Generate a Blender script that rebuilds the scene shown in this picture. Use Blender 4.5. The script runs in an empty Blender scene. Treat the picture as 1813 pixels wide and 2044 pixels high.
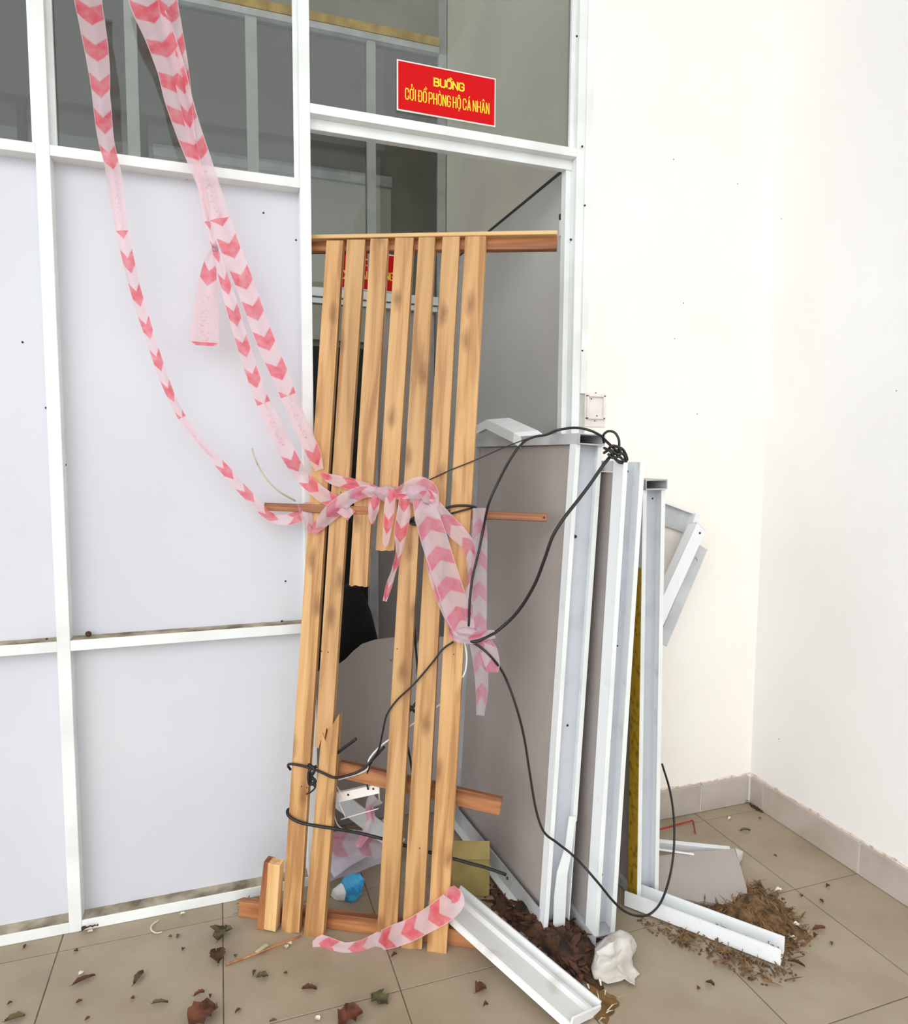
import bpy, bmesh, math, random
from mathutils import Vector as V, Matrix, noise

# ------------------------------------------------------------------ camera, world, light, exposure
scene = bpy.context.scene
COL = scene.collection
F_PX, YAW, PITCH, ROLL = 1361.77, 0.331, 0.084, -0.0063
CAM = V((0, 0, 1.3))
_f = V((math.sin(YAW)*math.cos(PITCH), math.cos(YAW)*math.cos(PITCH), -math.sin(PITCH)))
_r = V((math.cos(YAW), -math.sin(YAW), 0))
_d = _f.cross(_r)
RT = _r*math.cos(ROLL) + _d*math.sin(ROLL)
DN = -_r*math.sin(ROLL) + _d*math.cos(ROLL)
cd = bpy.data.cameras.new('camera'); cam = bpy.data.objects.new('camera', cd); COL.objects.link(cam)
cd.sensor_fit = 'HORIZONTAL'; cd.sensor_width = 36; cd.lens = 36*F_PX/1813; cd.clip_start = .02
m = Matrix((RT, -DN, -_f)).transposed().to_4x4(); m.translation = CAM
cam.matrix_world = m
scene.camera = cam

w = bpy.data.worlds.new('daylight'); scene.world = w; w.use_nodes = True
bg = w.node_tree.nodes['Background']; bg.inputs[0].default_value = (.93, .965, 1, 1); bg.inputs[1].default_value = 2.2
sl = bpy.data.lights.new('sun', 'SUN'); sl.energy = 1.1; sl.angle = math.radians(50); sl.color = (1, .98, .95)
sun = bpy.data.objects.new('sun', sl); COL.objects.link(sun)
sun.rotation_euler = V((.62, .70, -.42)).to_track_quat('-Z', 'Y').to_euler()

vs = scene.view_settings
vs.view_transform = 'Standard'; vs.look = 'None'; vs.gamma = 1; vs.use_curve_mapping = False
vs.exposure = -0.12

# ------------------------------------------------------------------ measuring helpers (points on real planes)
def ray(x, y): return _f + RT*((x-906.5)/F_PX) + DN*((y-1022)/F_PX)
def onY(x, y, Y): r = ray(x, y); return CAM + r*(Y/r.y)
def onZ(x, y, Z=0): r = ray(x, y); return CAM + r*((Z-CAM.z)/r.z)
def onX(x, y, X): r = ray(x, y); return CAM + r*(X/r.x)
def onP(x, y, p0, n): r = ray(x, y); return CAM + r*((p0-CAM).dot(n)/r.dot(n))

# ------------------------------------------------------------------ materials
def new_mat(name):
    mt = bpy.data.materials.new(name); mt.use_nodes = True
    return mt, mt.node_tree.nodes, mt.node_tree.links, mt.node_tree.nodes['Principled BSDF']
def rgb(*c): return tuple((x/255/12.92 if x/255 <= .04045 else ((x/255+.055)/1.055)**2.4) for x in c) + (1,)
def mat(name, c, c2=None, scale=6., rough=.6, metal=0., bump=0., bscale=40., lo=.4, hi=.65, stretch=(1, 1, 1), rnd=0., spec=.5):
    mt, N, L, B = new_mat(name)
    B.inputs['Roughness'].default_value = rough; B.inputs['Metallic'].default_value = metal
    B.inputs['Specular IOR Level'].default_value = spec
    B.inputs['Base Color'].default_value = c
    tc = N.new('ShaderNodeTexCoord'); mp = N.new('ShaderNodeMapping'); mp.inputs['Scale'].default_value = stretch
    L.new(tc.outputs['Object'], mp.inputs[0])
    if c2:
        nz = N.new('ShaderNodeTexNoise'); nz.inputs['Scale'].default_value = scale; nz.inputs['Detail'].default_value = 6
        L.new(mp.outputs[0], nz.inputs[0])
        mr = N.new('ShaderNodeMapRange'); mr.inputs[1].default_value = lo; mr.inputs[2].default_value = hi; L.new(nz.outputs[0], mr.inputs[0])
        mx = N.new('ShaderNodeMix'); mx.data_type = 'RGBA'; mx.inputs[6].default_value = c; mx.inputs[7].default_value = c2
        L.new(mr.outputs[0], mx.inputs[0]); out = mx.outputs[2]
        if rnd:
            oi = N.new('ShaderNodeObjectInfo'); r2 = N.new('ShaderNodeMapRange'); r2.inputs[3].default_value = 1-rnd; r2.inputs[4].default_value = 1+rnd
            L.new(oi.outputs['Random'], r2.inputs[0]); hs = N.new('ShaderNodeHueSaturation'); L.new(r2.outputs[0], hs.inputs['Value']); L.new(out, hs.inputs['Color']); out = hs.outputs[0]
        L.new(out, B.inputs['Base Color'])
    if bump:
        n2 = N.new('ShaderNodeTexNoise'); n2.inputs['Scale'].default_value = bscale; n2.inputs['Detail'].default_value = 4; L.new(mp.outputs[0], n2.inputs[0])
        bp = N.new('ShaderNodeBump'); bp.inputs['Strength'].default_value = bump; bp.inputs['Distance'].default_value = .01
        L.new(n2.outputs[0], bp.inputs['Height']); L.new(bp.outputs[0], B.inputs['Normal'])
    return mt
def wood(name, base, dark, light, knots=True):
    mt, N, L, B = new_mat(name); B.inputs['Roughness'].default_value = .55
    tc = N.new('ShaderNodeTexCoord'); oi = N.new('ShaderNodeObjectInfo')
    ofs = N.new('ShaderNodeVectorMath'); ofs.operation = 'SCALE'; ofs.inputs[0].default_value = (7.3, 5.1, 9.7); L.new(oi.outputs['Random'], ofs.inputs[3])
    add = N.new('ShaderNodeVectorMath'); L.new(tc.outputs['Object'], add.inputs[0]); L.new(ofs.outputs[0], add.inputs[1])
    mp = N.new('ShaderNodeMapping'); mp.inputs['Scale'].default_value = (26, 26, 1.6); L.new(add.outputs[0], mp.inputs[0])
    nz = N.new('ShaderNodeTexNoise'); nz.inputs['Scale'].default_value = 1.6; nz.inputs['Detail'].default_value = 5; nz.inputs['Distortion'].default_value = .6; L.new(mp.outputs[0], nz.inputs[0])
    cr = N.new('ShaderNodeValToRGB'); e = cr.color_ramp.elements; e[0].position = .36; e[0].color = dark; e[1].position = .52; e[1].color = base
    k = cr.color_ramp.elements.new(.72); k.color = light; L.new(nz.outputs[0], cr.inputs[0])
    out = cr.outputs[0]
    if knots:
        sx = N.new('ShaderNodeSeparateXYZ'); L.new(add.outputs[0], sx.inputs[0]); cx = N.new('ShaderNodeCombineXYZ')
        for k_, (src, sc_) in enumerate(((0, 11.), (2, 4.6))):
            mm = N.new('ShaderNodeMath'); mm.operation = 'MULTIPLY'; mm.inputs[1].default_value = sc_; L.new(sx.outputs[src], mm.inputs[0]); L.new(mm.outputs[0], cx.inputs[k_])
        wz = N.new('ShaderNodeTexNoise'); wz.inputs['Scale'].default_value = 5.; L.new(cx.outputs[0], wz.inputs[0])
        av = N.new('ShaderNodeMix'); av.data_type = 'VECTOR'; av.inputs[0].default_value = .14; L.new(cx.outputs[0], av.inputs[4]); L.new(wz.outputs[1], av.inputs[5])
        vo = N.new('ShaderNodeTexVoronoi'); vo.voronoi_dimensions = '2D'; vo.inputs['Scale'].default_value = 1.0; L.new(av.outputs[1], vo.inputs['Vector'])
        mr = N.new('ShaderNodeMapRange'); mr.inputs[1].default_value = .03; mr.inputs[2].default_value = .17; mr.inputs[3].default_value = .70; mr.inputs[4].default_value = 0; L.new(vo.outputs['Distance'], mr.inputs[0])
        mx = N.new('ShaderNodeMix'); mx.data_type = 'RGBA'; L.new(mr.outputs[0], mx.inputs[0]); L.new(out, mx.inputs[6]); mx.inputs[7].default_value = rgb(118, 76, 36); out = mx.outputs[2]
    hs = N.new('ShaderNodeHueSaturation'); r2 = N.new('ShaderNodeMapRange'); r2.inputs[3].default_value = .9; r2.inputs[4].default_value = 1.1
    L.new(oi.outputs['Random'], r2.inputs[0]); L.new(r2.outputs[0], hs.inputs['Value']); L.new(out, hs.inputs['Color']); L.new(hs.outputs[0], B.inputs['Base Color'])
    bp = N.new('ShaderNodeBump'); bp.inputs['Strength'].default_value = .25; bp.inputs['Distance'].default_value = .004; L.new(nz.outputs[0], bp.inputs['Height']); L.new(bp.outputs[0], B.inputs['Normal'])
    return mt
def glass(name, tint):
    mt = bpy.data.materials.new(name); mt.use_nodes = True; N = mt.node_tree.nodes; L = mt.node_tree.links
    N.remove(N['Principled BSDF']); o = N['Material Output']
    t = N.new('ShaderNodeBsdfTransparent'); t.inputs[0].default_value = tint
    g = N.new('ShaderNodeBsdfGlossy'); g.inputs[1].default_value = 0; fr = N.new('ShaderNodeFresnel'); fr.inputs[0].default_value = 1.45
    mx = N.new('ShaderNodeMixShader'); L.new(fr.outputs[0], mx.inputs[0]); L.new(t.outputs[0], mx.inputs[1]); L.new(g.outputs[0], mx.inputs[2]); L.new(mx.outputs[0], o.inputs[0])
    return mt
def tape_mat(name, red, white, tr=.28, off=0., up=1):
    mt, N, L, B = new_mat(name); B.inputs['Roughness'].default_value = .25
    uv = N.new('ShaderNodeUVMap'); sp = N.new('ShaderNodeSeparateXYZ'); L.new(uv.outputs[0], sp.inputs[0])
    def M(op, a, b=None):
        n = N.new('ShaderNodeMath'); n.operation = op
        for i, x in enumerate((a, b)):
            if x is None: continue
            if isinstance(x, (int, float)): n.inputs[i].default_value = x
            else: L.new(x, n.inputs[i])
        return n.outputs[0]
    a = M('ABSOLUTE', M('SUBTRACT', sp.outputs[0], .5))
    v = M('ADD', M('ADD', sp.outputs[1], off), M('MULTIPLY', a, .045*up))
    fr = M('FRACT', M('DIVIDE', v, .083))
    sm = N.new('ShaderNodeMapRange'); sm.interpolation_type = 'SMOOTHSTEP'; sm.inputs[1].default_value = .20; sm.inputs[2].default_value = .27; sm.inputs[3].default_value = 1; sm.inputs[4].default_value = 0
    L.new(M('ABSOLUTE', M('SUBTRACT', fr, .26)), sm.inputs[0]); edge = sm.outputs[0]
    inner = M('LESS_THAN', a, .47)
    chev = M('MULTIPLY', edge, inner)
    # every few chevrons a long white stretch with a faint line of print
    gap = M('LESS_THAN', M('FRACT', M('DIVIDE', sp.outputs[1], .60)), .80)
    chev = M('MULTIPLY', chev, gap)
    cb = N.new('ShaderNodeCombineXYZ'); L.new(M('MULTIPLY', sp.outputs[0], 6.), cb.inputs[0]); L.new(M('MULTIPLY', sp.outputs[1], 150.), cb.inputs[1])
    pn = N.new('ShaderNodeTexNoise'); pn.inputs['Scale'].default_value = 1.; L.new(cb.outputs[0], pn.inputs[0])
    pr = M('MULTIPLY', M('MULTIPLY', M('GREATER_THAN', pn.outputs[0], .56), M('LESS_THAN', a, .17)), M('SUBTRACT', 1., gap))
    nz = N.new('ShaderNodeTexNoise'); nz.inputs['Scale'].default_value = 45; tc = N.new('ShaderNodeTexCoord'); L.new(tc.outputs['Object'], nz.inputs[0])
    chev = M('ADD', M('MULTIPLY', chev, M('ADD', .45, M('MULTIPLY', nz.outputs[0], .8))), M('MULTIPLY', pr, .30))
    mx = N.new('ShaderNodeMix'); mx.data_type = 'RGBA'; mx.inputs[6].default_value = white; mx.inputs[7].default_value = red; L.new(chev, mx.inputs[0])
    L.new(mx.outputs[2], B.inputs['Base Color'])
    t = N.new('ShaderNodeBsdfTransparent'); tl = N.new('ShaderNodeBsdfTranslucent'); L.new(mx.outputs[2], tl.inputs[0])
    m1 = N.new('ShaderNodeMixShader'); m1.inputs[0].default_value = .4; L.new(B.outputs[0], m1.inputs[1]); L.new(tl.outputs[0], m1.inputs[2])
    m2 = N.new('ShaderNodeMixShader'); L.new(m1.outputs[0], m2.inputs[1]); L.new(t.outputs[0], m2.inputs[2])
    L.new(M('SUBTRACT', tr, M('MULTIPLY', chev, tr*.55)), m2.inputs[0])
    bp = N.new('ShaderNodeBump'); bp.inputs['Strength'].default_value = .35; bp.inputs['Distance'].default_value = .01
    n3 = N.new('ShaderNodeTexNoise'); n3.inputs['Scale'].default_value = 28; L.new(tc.outputs['Object'], n3.inputs[0]); L.new(n3.outputs[0], bp.inputs['Height']); L.new(bp.outputs[0], B.inputs['Normal'])
    L.new(m2.outputs[0], N['Material Output'].inputs[0])
    return mt

MAT = dict(
    alu=mat('white_aluminium', rgb(240, 243, 241), rgb(226, 229, 226), 5, .38, .0, .03, 60),
    alu_dirty=mat('scuffed_aluminium', rgb(236, 239, 240), rgb(214, 215, 212), 16, .42, .0, .05, 50, .58, .78),
    alu_stained=mat('stained_aluminium', rgb(232, 233, 232), rgb(186, 174, 152), 9, .45, .0, .1, 40, .56, .78),
    alu_grey=mat('grey_aluminium', rgb(196, 198, 200), rgb(170, 172, 172), 8, .45, .0, .05, 50),
    web=mat('shaded_web', rgb(204, 208, 214), rgb(190, 194, 199), 10, .42, .0, .05, 50, .5, .8),
    panel=mat('white_panel', rgb(213, 214, 220), rgb(207, 208, 215), 1.5, .5, 0, .03, 30),
    grime=mat('grimy_ledge', rgb(176, 166, 146), rgb(110, 98, 78), 14, .9, 0, .2, 60),
    plaster=mat('cream_plaster', rgb(250, 246, 238), rgb(246, 241, 232), 2, .9, 0, .08, 90),
    plaster_r=mat('white_plaster', rgb(245, 244, 242), rgb(240, 239, 237), 2, .9, 0, .08, 90),
    filler=mat('grey_filler', rgb(200, 200, 194), rgb(180, 180, 172), 20, .95, 0, .3, 60),
    tile=mat('beige_floor_tile', rgb(165, 151, 130), rgb(147, 132, 110), 5, .5, 0, .04, 60, .35, .7, rnd=.03),
    grout=mat('dark_grout', rgb(140, 126, 104), rgb(112, 100, 82), 20, .9),
    skirting=mat('greige_skirting_tile', rgb(190, 181, 171), rgb(176, 166, 155), 7, .4, 0, .03, 50),
    skirt_grout=mat('white_grout', rgb(232, 228, 222)),
    peel=mat('peeling_paint', rgb(232, 218, 208), rgb(180, 150, 130), 40, .95, 0, .5, 80, .5, .7),
    far_post=mat('far_frame', rgb(164, 167, 162), rgb(150, 153, 148), 8, .5),
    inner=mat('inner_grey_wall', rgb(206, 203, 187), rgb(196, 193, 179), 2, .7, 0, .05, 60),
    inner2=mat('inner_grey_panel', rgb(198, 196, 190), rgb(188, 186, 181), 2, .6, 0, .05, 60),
    dark=mat('dark_joint_and_shade', rgb(58, 56, 54), rgb(40, 40, 40), 4, .8),
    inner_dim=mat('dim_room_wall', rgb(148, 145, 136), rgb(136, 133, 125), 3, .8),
    board=mat('grey_board', rgb(176, 167, 162), rgb(166, 157, 152), 3, .6, 0, .05, 80),
    yellow=mat('yellow_strip', rgb(196, 158, 34), rgb(120, 92, 20), 60, .7, 0, .2, 60, .5, .72),
    mustard=mat('mustard_foam', rgb(190, 160, 90), rgb(160, 130, 64), 20, .9),
    tan=mat('tan_card', rgb(164, 146, 88), rgb(128, 112, 64), 8, .8, 0, .1, 40),
    rubber=mat('black_cable', rgb(26, 24, 24), None, rough=.45),
    black=mat('black_cloth', rgb(20, 20, 20), rgb(34, 34, 34), 8, .9, 0, .3, 30),
    white_wire=mat('white_wire', rgb(226, 222, 214), None, rough=.5),
    pale_stick=mat('pale_stick', rgb(186, 188, 160), rgb(150, 150, 122), 20, .6),
    red=mat('sign_red', rgb(208, 5, 12), None, rough=.5, spec=.15),
    ink=mat('sign_yellow', rgb(250, 224, 40), None, rough=.4),
    white=mat('white_plastic', rgb(236, 234, 230), rgb(222, 219, 214), 12, .45),
    cream=mat('cream_plastic', rgb(238, 232, 226), rgb(226, 218, 212), 12, .5),
    paper=mat('crumpled_paper', rgb(214, 210, 203), rgb(186, 180, 170), 14, .8, 0, .9, 24),
    film=mat('white_film', rgb(214, 212, 220), rgb(196, 190, 200), 10, .4, 0, .4, 22),
    blue=mat('blue_wrapper', rgb(64, 160, 206), rgb(38, 128, 180), 26, .45, 0, .3, 40),
    redwire=mat('red_strap', rgb(160, 40, 30), rgb(120, 26, 20), 30, .5),
    screw=mat('dark_screw', rgb(40, 38, 36), None, rough=.5),
    straw=mat('dry_straw', rgb(140, 108, 70), rgb(84, 58, 36), 30, .95, 0, .2, 80),
    soil=mat('dark_leaf_litter', rgb(84, 58, 38), rgb(36, 24, 16), 34, .95, 0, 1., 60),
    soil2=mat('brown_straw_litter', rgb(132, 100, 66), rgb(70, 50, 32), 40, .95, 0, 1., 70),
    leaf1=mat('brown_leaf', rgb(92, 58, 40), rgb(58, 36, 26), 40, .85),
    leaf2=mat('olive_leaf', rgb(98, 88, 58), rgb(66, 60, 40), 40, .85),
    leaf3=mat('rust_leaf', rgb(112, 64, 42), rgb(72, 40, 28), 40, .85),
    pale=mat('pale_chip', rgb(228, 220, 200), rgb(200, 188, 162), 30, .8),
    rust=mat('rust_card', rgb(134, 102, 54), rgb(96, 66, 30), 10, .9),
)
MAT['wood'] = wood('pale_pine', rgb(192, 147, 94), rgb(160, 114, 66), rgb(204, 162, 110))
MAT['wood_red'] = wood('reddish_timber', rgb(168, 108, 64), rgb(122, 70, 40), rgb(188, 132, 84))
MAT['wood_end'] = wood('yellow_pine', rgb(222, 180, 124), rgb(200, 154, 98), rgb(230, 194, 142), False)
MAT['glass'] = glass('clear_pane', (.945, .96, .945, 1))
MAT['tape'] = tape_mat('striped_tape', rgb(232, 88, 106), rgb(238, 208, 214), .24)
MAT['tape_b'] = tape_mat('striped_tape_pale', rgb(218, 116, 140), rgb(228, 206, 214), .30, .03, -1)
MAT['tape_c'] = tape_mat('striped_tape_film', rgb(206, 126, 146), rgb(216, 200, 208), .42, .06, -1)

# ------------------------------------------------------------------ object helpers
def tag(o, label=None, cat=None, group=None, kind=None):
    if label: o['label'] = label
    if cat: o['category'] = cat
    if group: o['group'] = group
    if kind: o['kind'] = kind
    return o
def thing(name, label, cat, loc=(0, 0, 0), group=None, kind=None):
    o = bpy.data.objects.new(name, None); COL.objects.link(o); o.location = loc; o.empty_display_size = .05
    return tag(o, label, cat, group, kind)
def root_loc(p):
    while p.parent: p = p.parent
    return V(p.location)
def link(name, me, mt, parent=None, frame=None, base=None):
    """mesh in world coords (frame None) or in the coords of frame"""
    if mt and not me.materials: me.materials.append(MAT[mt])
    o = bpy.data.objects.new(name, me); COL.objects.link(o)
    if parent is not None:
        o.parent = parent
        # world matrix of parent (translations and frames only)
        pw = Matrix.Identity(4); q = parent; chain = []
        while q: chain.append(q.matrix_basis.copy()); q = q.parent
        for c in reversed(chain): pw = pw @ c
        o.matrix_basis = pw.inverted() @ (frame if frame else Matrix.Identity(4))
        if frame is None:     # keep the origin with the part
            c = sum((v.co for v in me.vertices), V())/max(1, len(me.vertices))
            me.transform(Matrix.Translation(-c)); o.matrix_basis = pw.inverted() @ Matrix.Translation(c)
    elif frame is not None: o.matrix_basis = frame
    else:
        xs = [v.co for v in me.vertices]
        c = V((sum(v.x for v in xs)/len(xs), sum(v.y for v in xs)/len(xs), min(v.z for v in xs))) if base is None else V(base)
        me.transform(Matrix.Translation(-c)); o.location = c
    return o
def me_of(name, vs, fs, smooth=False, uvs=None):
    me = bpy.data.meshes.new(name); me.from_pydata([tuple(v) for v in vs], [], fs); me.update()
    bm = bmesh.new(); bm.from_mesh(me); bmesh.ops.recalc_face_normals(bm, faces=bm.faces); bm.to_mesh(me); bm.free()
    if smooth: me.polygons.foreach_set('use_smooth', [True]*len(me.polygons))
    return me
def box_me(name, lo, hi, bev=0.):
    bm = bmesh.new(); bmesh.ops.create_cube(bm, size=1)
    for v in bm.verts: v.co = V([lo[i]+(hi[i]-lo[i])*(v.co[i]+.5) for i in range(3)])
    if bev: bmesh.ops.bevel(bm, geom=bm.edges[:], offset=bev, segments=1, affect='EDGES')
    me = bpy.data.meshes.new(name); bm.to_mesh(me); bm.free(); return me
def box(name, lo, hi, mt, parent=None, bev=0., frame=None): return link(name, box_me(name, lo, hi, bev), mt, parent, frame)
def prism_me(name, pts, vec):
    n = len(pts); vs = [V(p) for p in pts]+[V(p)+V(vec) for p in pts]
    fs = [tuple(range(n)), tuple(range(2*n-1, n-1, -1))]+[(i, (i+1) % n, n+(i+1) % n, n+i) for i in range(n)]
    return me_of(name, vs, fs)
def frame_of(origin, zdir, ydir):
    z = V(zdir).normalized(); x = V(ydir).cross(z).normalized(); y = z.cross(x)
    m = Matrix((x, y, z)).transposed().to_4x4(); m.translation = V(origin); return m
def beam(name, p0, p1, wd, th, ydir, mt, parent=None, bev=.0015):
    """bar from p0 to p1; wd across, th along ydir (0..th)"""
    fr = frame_of(p0, V(p1)-V(p0), ydir); L = (V(p1)-V(p0)).length
    return link(name, box_me(name, (-wd/2, 0, 0), (wd/2, th, L), bev), mt, parent, fr)
def sweep_me(name, prof, L, closed=True, caps=True):
    """profile in XY swept along Z"""
    n = len(prof); vs = [(x, y, 0) for x, y in prof]+[(x, y, L) for x, y in prof]
    k = n if closed else n-1
    fs = [(i, (i+1) % n, n+(i+1) % n, n+i) for i in range(k)]
    if caps: fs += [tuple(range(n)), tuple(range(2*n-1, n-1, -1))]
    return me_of(name, vs, fs)
def chan_prof(wd, dp, t=.0025):   # C channel, open towards -Y, back (web) at y=dp
    a = wd/2
    return [(-a, 0), (-a+t, 0), (-a+t, dp-t), (a-t, dp-t), (a-t, 0), (a, 0), (a, dp), (-a, dp)]
def tube_rect_me(name, wd, ht, L, t=.003):   # rectangular tube along Z, open ends
    a, b = wd/2, ht/2; o = [(-a, -b), (a, -b), (a, b), (-a, b)]; i = [(-a+t, -b+t), (a-t, -b+t), (a-t, b-t), (-a+t, b-t)]
    vs = [(x, y, z) for z in (0, L) for x, y in o+i]; fs = []
    for k in range(4):
        q = (k+1) % 4
        fs += [(k, q, 8+q, 8+k), (4+q, 4+k, 12+k, 12+q), (k, 4+k, 4+q, q), (8+q, 12+q, 12+k, 8+k)]
    return me_of(name, vs, fs)
def catmull(P, n=6):
    P = [V(p) for p in P]; Q = [P[0]*2-P[1]]+P+[P[-1]*2-P[-2]]; out = []
    for i in range(1, len(Q)-2):
        a, b, c, d = Q[i-1:i+3]
        for k in range(n):
            t = k/n; out.append(.5*((2*b)+(c-a)*t+(2*a-5*b+4*c-d)*t*t+(3*b-a-3*c+d)*t**3))
    return out+[P[-1]]
def tube_me(name, P, r, n=6, sides=7, taper=None):
    C = catmull(P, n) if n > 1 else [V(p) for p in P]; vs = []; fs = []
    up = V((.31, .2, .93))
    for i, c in enumerate(C):
        t = (C[min(i+1, len(C)-1)]-C[max(i-1, 0)]).normalized()
        a = t.cross(up)
        if a.length < 1e-3: a = t.cross(V((1, 0, 0)))
        a.normalize(); b = a.cross(t); up = -b if False else up
        rr = r*(1 if taper is None else 1+(taper-1)*i/(len(C)-1))
        vs += [c+(a*math.cos(6.2832*k/sides)+b*math.sin(6.2832*k/sides))*rr for k in range(sides)]
    for i in range(len(C)-1):
        fs += [(i*sides+k, i*sides+(k+1) % sides, (i+1)*sides+(k+1) % sides, (i+1)*sides+k) for k in range(sides)]
    fs += [tuple(range(sides)), tuple(range(len(vs)-1, len(vs)-sides-1, -1))]
    return me_of(name, vs, fs, True)
def tube(name, P, r, mt, parent=None, n=6, sides=7, taper=None): return link(name, tube_me(name, P, r, n, sides, taper), mt, parent)

def ribbon(name, P, mt, parent=None, cols=6, n=6, crease=.25, seed=0, v0=0.):
    """P: list of (point, width, side vector or angle, ) -> crumpled film strip with uv (across, metres along)"""
    rnd = random.Random(seed)
    C = catmull([p[0] for p in P], n); W = []; A = []
    for i in range(len(P)-1):
        for k in range(n): W.append(P[i][1]+(P[i+1][1]-P[i][1])*k/n); A.append(P[i][2]+(P[i+1][2]-P[i][2])*k/n)
    W.append(P[-1][1]); A.append(P[-1][2])
    vs = []; uv = []; dist = 0; ph = rnd.random()*9
    for i, c in enumerate(C):
        if i: dist += (c-C[i-1]).length
        t = (C[min(i+1, len(C)-1)]-C[max(i-1, 0)]).normalized()
        view = (c-CAM).normalized()
        s = t.cross(view).normalized(); nn = s.cross(t).normalized()
        s2 = s*math.cos(A[i])+nn*math.sin(A[i]); n2 = t.cross(s2).normalized()
        for k in range(cols+1):
            u = k/cols; x = u-.5
            z = crease*W[i]*(.22*math.sin(x*9+ph)+.5*(noise.noise(V((u*2.2+ph, dist*22, seed*3.1)))))
            vs.append(c+s2*(x*W[i])+n2*z); uv.append((u, dist+v0))
    fs = []; m1 = cols+1
    for i in range(len(C)-1):
        for k in range(cols): fs.append((i*m1+k, i*m1+k+1, (i+1)*m1+k+1, (i+1)*m1+k))
    me = bpy.data.meshes.new(name); me.from_pydata([tuple(v) for v in vs], [], fs); me.update()
    ul = me.uv_layers.new(name='UVMap')
    for lp in me.loops: ul.data[lp.index].uv = uv[lp.vertex_index]
    me.polygons.foreach_set('use_smooth', [True]*len(me.polygons))
    return link(name, me, mt, parent)
def crumple(name, rings, mt, parent=None, amp=.01, freq=18, seed=0, sub=2, smooth=True, cap=True):
    """closed lumpy body from stacked rings of points"""
    n = len(rings[0]); vs = [V(p) for r in rings for p in r]; fs = []
    for i in range(len(rings)-1): fs += [(i*n+k, i*n+(k+1) % n, (i+1)*n+(k+1) % n, (i+1)*n+k) for k in range(n)]
    if cap: fs += [tuple(range(n)), tuple(range(len(vs)-1, len(vs)-n-1, -1))]
    me = me_of(name, vs, fs); bm = bmesh.new(); bm.from_mesh(me)
    bmesh.ops.triangulate(bm, faces=[f for f in bm.faces if len(f.verts) > 4])
    bmesh.ops.subdivide_edges(bm, edges=bm.edges[:], cuts=sub, use_grid_fill=True)
    for v in bm.verts:
        q = v.co*freq+V((seed, seed*2, 0)); d = noise.noise_vector(q); d = V([1-2*abs(x)*1.6 for x in d])*.5+d*.5; v.co += d*amp*.8; v.co.z = max(v.co.z, .001)
    bm.to_mesh(me); bm.free()
    if smooth: me.polygons.foreach_set('use_smooth', [True]*len(me.polygons))
    return link(name, me, mt, parent)

# ------------------------------------------------------------------ the room
PY = 1.988                       # front face of the partition
GX, GY, TS = -.018, 1.513, .4085  # tile joints
floor = box('floor', (-6, -5, -.12), (1.95, 6.2, -.003), 'grout'); tag(floor, 'beige tiled floor strewn with leaves', None, None, 'structure')
tile_me = box_me('tile', (0, 0, -.011), (TS-.003, TS-.003, 0), .0008)
for i in range(-3, 5):
    for j in range(-3, 5):
        x0, y0 = GX+i*TS+.0015, GY+j*TS+.0015
        if x0+TS > 1.88:
            me = box_me('tile', (0, 0, -.011), (1.868-x0, TS-.003, 0), .0008)
        else: me = tile_me
        o = link('tile', me, 'tile', floor, Matrix.Translation((x0, y0, random.Random(i*9+j).uniform(-.0006, 0))))
ceiling = box('ceiling', (-6, -1.6, 4.6), (2.1, 6.2, 4.75), 'plaster_r'); tag(ceiling, 'white ceiling above the frame', None, None, 'structure')
XC = 1.872
wb = box('wall_back', (1.131, PY-.004, 0), (XC+.2, PY+.2, 4.6), 'plaster'); tag(wb, 'bright cream plaster wall right of the partition', None, None, 'structure')
wr = box('wall_right', (XC, -3.2, 0), (XC+.2, PY-.004, 4.6), 'plaster_r'); tag(wr, 'white plaster side wall', None, None, 'structure')
# skirting tiles
BH = .104
bb = box('baseboard_back', (1.131, PY-.012, 0), (XC, PY-.004, BH-.004), 'skirt_grout'); tag(bb, 'greige tile skirting under the cream wall', None, None, 'structure')
for a, b in ((1.135, 1.235), (1.240, 1.640), (1.645, XC-.016)): box('skirting_tile', (a, PY-.016, .001), (b, PY-.004, BH), 'skirting', bb, .001)
br = box('baseboard_right', (XC-.008, -3.2, 0), (XC, PY-.012, BH-.004), 'skirt_grout'); tag(br, 'greige tile skirting along the white side wall', None, None, 'structure')
yy = [PY-.018, 1.907, 1.508, 1.104, .70, .296]
for a, b in zip(yy[1:], yy[:-1]): box('skirting_tile', (XC-.012, a+.003, .001), (XC, b-.003, BH), 'skirting', br, .001)
def peel_strip(p0, p1, d, name, par, seed):
    rnd = random.Random(seed); n = 46; p0 = V(p0); p1 = V(p1); top = []; 
    for i in range(n+1):
        p = p0.lerp(p1, i/n); top.append(p+V((0, 0, .003+.010*abs(noise.noise(p*16))+rnd.random()*.003)))
    pts = [p0]+top+[p1]; return link(name, prism_me(name, pts, d), 'peel', par)
peel_strip((1.135, PY-.0055, BH), (XC, PY-.0055, BH), (0, .0035, 0), 'peeling_paint', bb, 1)
peel_strip((XC-.0015, PY-.01, BH), (XC-.0015, .5, BH), (.0035, 0, 0), 'peeling_paint', br, 2)

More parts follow.
